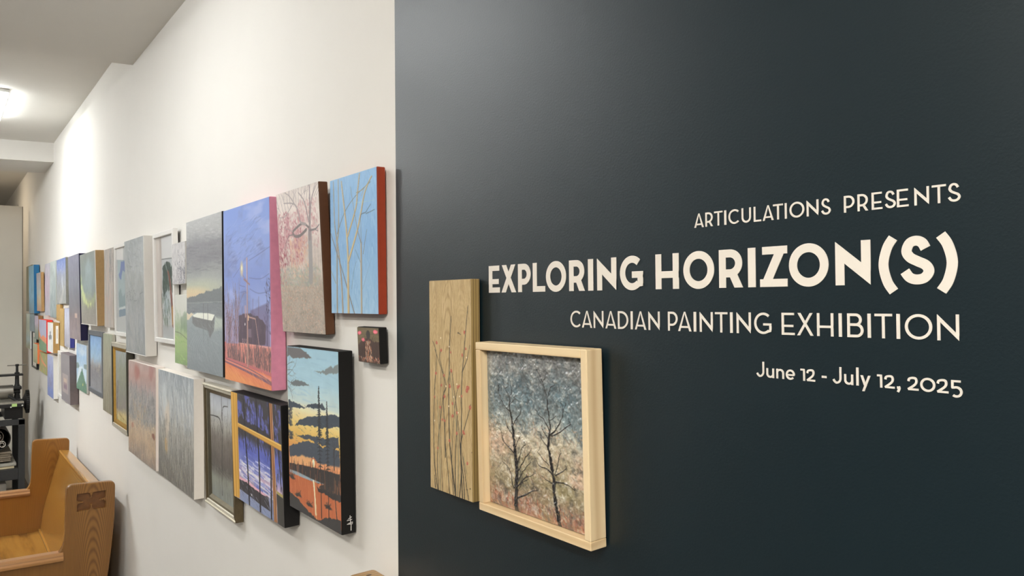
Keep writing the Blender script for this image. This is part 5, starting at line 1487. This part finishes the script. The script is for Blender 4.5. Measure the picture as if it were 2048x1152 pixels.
obj('column', boxm(-.205, .18, -.028, .026, FLOOR, .8795, .004), M_ped, ped)
bm = bmesh.new()
bmesh.ops.create_circle(bm, cap_ends=True, segments=20, radius=1, matrix=Matrix.Translation((-.197, .004, .9153)) @ Matrix.Diagonal((.0035, .0075, 1, 1)))
obj('knot', bm, plain('dark knot', (48, 34, 24), .6), ped)

# ------------------------------------------------------------------ etching press at far left
M_iron = plain('black cast iron', (34, 33, 33), 0.45, metal=0.2, var=.15, scale=40)
M_frame = plain('black painted steel', (46, 46, 46), 0.55, var=.1, scale=50, bump=.3, bscale=500)
M_steel = plain('ground steel roller', (150, 146, 138), 0.3, metal=0.8, var=.06, scale=20)
M_bed = plain('steel press bed', (168, 164, 154), 0.35, metal=0.6, var=.05, scale=15)
px, py = -7.2, -.75
press = thing('etching_press', 'black iron etching press with steel roller and toothed hand wheel on a stand', 'printing press', (px, py, 0))
KP = 1.282
ZF = 1.58 - (1.58 - FLOOR) / KP       # floor in the coordinates used below
OFF = Vector((0, .246468, -.44556))    # drawn small, enlarged about the camera: the shift part of that scaling
press.location = (KP * px, KP * py + OFF.y, FLOOR)
def far(o, pivot=None):
    for v in o.data.vertices:
        v.co = KP * v.co + OFF - (Vector(pivot) if pivot is not None else Vector((0, 0, 0)))
    return o
def Q(name, bm, mat, parent=press, smooth=False):
    o = obj(name, bm, mat, None, smooth); o.parent = parent
    return far(o, press.location)
yl, yr = -1.18, -.325
for yy in (yr, yl + .04):
    for xx in (-7.02, -7.62):
        Q('leg', boxm(xx - .045, xx, yy - .043, yy, ZF + .04, .668, .003), M_frame)
        Q('foot', lathe(bmesh.new(), [(.03, 0), (.03, .012), (.014, .02), (.012, .045)], (xx - .022, yy - .022, ZF), 'Z', 16), M_iron)
Q('cross_beam', boxm(-7.062, -7.02, yl, yr, .625, .669, .003), M_frame)
Q('cross_beam', boxm(-7.662, -7.62, yl, yr, .625, .669, .003), M_frame)
Q('shelf_beam', boxm(-7.062, -7.02, yl, yr - .043, .20, .284, .003), M_frame)
Q('shelf_board', boxm(-7.66, -7.063, yl + .002, yr - .044, .262, .282, .002), M_frame)
Q('base_block', boxm(-7.5, -7.08, -.455, -.335, .669, .770, .004), M_iron)
Q('base_block', boxm(-7.5, -7.08, yl + .03, yl + .15, .669, .770, .004), M_iron)
bed = Q('bed', boxm(-7.44, -7.02, yl - .1, -.331, .792, .808, .002), M_bed)
Q('bed_edge', boxm(-7.03, -7.012, yl - .1, -.331, .766, .794, .002), M_iron, bed)
bm = bmesh.new()
for yy in (-.343, -.418): tube(bm, [(-7.014, yy, .779 - (.008 if yy < -.4 else 0)), (-7.006, yy, .779 - (.008 if yy < -.4 else 0))], .0055, 10)
Q('bolt', bm, plain('bright bolt', (214, 212, 206), .4), bed)
Q('tape', boxm(-7.0118, -7.010, -.412, -.378, .773, .796), plain('pale green tape', (176, 206, 130), .7), bed)
Q('roller', lathe(bmesh.new(), [(.054, -1.10), (.057, -1.097), (.057, -.39), (.054, -.387)], (-7.25, 0, .868), 'Y', 40), M_steel, smooth=True)
Q('roller_axle', lathe(bmesh.new(), [(.018, -1.15), (.018, -.34)], (-7.25, 0, .868), 'Y', 16), M_iron)
for ya in (-.361, -1.13):
    Q('column', lathe(bmesh.new(), [(.024, .80), (.022, .83), (.016, .86), (.016, .90), (.022, .905), (.016, .93), (.014, 1.0)], (-7.25, ya, 0), 'Z', 18), M_iron, smooth=True)
    Q('bearing_block', boxm(-7.29, -7.21, ya - .028, ya + .030, .885, .912, .006), M_iron)
    sc = Q('pressure_screw', lathe(bmesh.new(), [(.018, 1.010), (.018, 1.022), (.010, 1.026), (.009, 1.072), (.013, 1.074), (.013, 1.088), (.006, 1.090)], (-7.25, ya, 0), 'Z', 16), M_iron, smooth=True)
    bm = bmesh.new(); tube(bm, [(-7.25, ya - .066, 1.081), (-7.25, ya + .066, 1.081)], .0045, 10)
    Q('handle_bar', bm, M_steel, sc)
Q('top_plate', boxm(-7.30, -7.20, -1.2, -.322, .997, 1.011, .003), M_iron)
# toothed wheel, disc parallel to the wall
bm = bmesh.new()
R0 = .087
lathe(bm, [(.020, -.050), (.024, -.020), (.040, -.012), (R0 * .82, 0.0), (R0 * .96, .004), (R0 * .96, .026), (R0 * .6, .026), (.02, .026)], (-7.10, -.318, .797), 'Y', 36)
for i in range(34):
    a = 2 * math.pi * i / 34
    c = Vector((-7.10 + R0 * math.cos(a), 0, .797 + R0 * math.sin(a)))
    r = bmesh.ops.create_cube(bm, size=1.0, matrix=Matrix.Translation((c.x, -.303, c.z)) @ Matrix.Rotation(-a, 4, 'Y') @ Matrix.Diagonal((.012, .022, .008, 1)))
Q('gear_wheel', bm, M_iron)
bm = bmesh.new(); tube(bm, [(-7.18, -.42, .84), (-7.12, -.37, .806), (-7.10, -.33, .797)], [.010, .013, .018], 12); Q('drive_shaft', bm, M_iron)

# things on the shelf of the stand
bm = bmesh.new()
R = random.Random(4)
for i in range(6):
    z = .330 + i * .014; w0 = R.uniform(-.02, .02)
    box(bm, -7.50 + w0, -7.09 + w0 * .4, -1.02 + w0, -.405 + w0 * .6, z, z + .012, .004, 2)
for v in bm.verts:
    v.co.z += .010 * math.sin(v.co.y * 31 + v.co.z * 60) * max(0, (v.co.z - .35) / .08) + .006 * math.sin(v.co.x * 44)
o = obj('brown_paper_stack', bm, plain('kraft paper', (128, 116, 100), .85, var=.15, scale=14, bump=.5, bscale=60)); far(o); tag(o, 'stack of crumpled brown kraft paper on the press stand shelf', 'paper stack')
o = obj('board_stack', boxm(-7.55, -7.06, -1.05, -.378, .303, .3225, .003), plain('grey boards', (168, 164, 152), .7, var=.05)); far(o); tag(o, 'stack of pale grey boards under the brown paper on the stand', 'boards')
o = obj('drawing_board', boxm(-7.50, -7.066, -1.05, -.392, .2825, .3025, .003), plain('cream board', (214, 200, 164), .7, var=.05)); far(o); tag(o, 'thick cream board lying on the stand shelf, lowest of the pile', 'board')
t = thing('cardboard_tube', 'dark open tube stuffed with rolled paper, lying under the press', 'tube', KP * Vector((-7.30, -.50, .5195)) + OFF)
bm = bmesh.new()
lathe(bm, [(.083, -.28), (.088, -.28), (.088, .22), (.083, .22), (.081, .10), (.081, -.27)], (0, 0, 0), 'X', 36)
obj('tube_wall', bm, plain('dark tube', (52, 48, 44), .6), t, smooth=True)
bm = bmesh.new()
def scroll(bm, cy, cz, r0, r1, turns, x0, x1, n=60):
    pts = [(cy + (r0 + (r1 - r0) * i / n) * math.cos(2 * math.pi * turns * i / n), cz + (r0 + (r1 - r0) * i / n) * math.sin(2 * math.pi * turns * i / n)) for i in range(n + 1)]
    a = [bm.verts.new((x0, y, z)) for y, z in pts]; b = [bm.verts.new((x1, y, z)) for y, z in pts]
    for i in range(n): bm.faces.new((a[i], a[i + 1], b[i + 1], b[i]))
scroll(bm, .030, -.045, .012, .030, 1.6, -.2, .228)
o = obj('rolled_paper', bm, plain('white paper roll', (222, 214, 202), .8), t)
m_ = o.modifiers.new('thickness', 'SOLIDIFY'); m_.thickness = .003
bm = bmesh.new(); scroll(bm, -.005, .015, .010, .052, 2.4, -.2, .215)
o = obj('rolled_paper', bm, plain('brown wrapped roll', (150, 138, 124), .8, var=.2, scale=30), t)
m_ = o.modifiers.new('thickness', 'SOLIDIFY'); m_.thickness = .003
obj('red_cloth', lathe(bmesh.new(), [(.004, -.1), (.022, -.1), (.024, .20), (.012, .212), (.004, .213)], (0, -.012, -.022), 'X', 16), plain('red cloth', (170, 70, 46), .8, var=.2, scale=40), t, smooth=True)
for ch in t.children:
    for v in ch.data.vertices: v.co *= KP
o = obj('storage_bin', boxm(-7.55, -7.10, -1.0, -.44, ZF, .165, .01), plain('pale grey plastic', (176, 172, 164), .5)); far(o); tag(o, 'pale grey storage bin on the floor under the press stand', 'bin')

# ------------------------------------------------------------------ tall panel behind the press
t = thing('partition_panel', 'tall plain off-white panel standing behind the etching press', 'panel', (-10.69, -.71, 0))
obj('board', boxm(-.02, .02, -.65, .643, FLOOR, 2.752, .002), plain('off-white laminate', (228, 222, 210), .6, var=.02, scale=3), t)
obj('edge_band', boxm(-.021, .0212, .643, .649, FLOOR, 2.750), plain('grey brown edge', (120, 108, 98), .6), t)
obj('hinge_pin', lathe(bmesh.new(), [(.004, 2.75), (.004, 2.770), (.001, 2.773)], (.0, .60, 0), 'Z', 10), M_steel, t)

# ------------------------------------------------------------------ bring everything to metres, floor at zero
SC = 0.835
for ob in list(scene.objects):
    ob.location = (Vector(ob.location) - (Vector((0, 0, FLOOR)) if ob.parent is None else Vector((0, 0, 0)))) * SC
    if ob.type == 'MESH':
        ob.data.transform(Matrix.Scale(SC, 4))
    for md in ob.modifiers:
        if md.type == 'SOLIDIFY': md.thickness *= SC
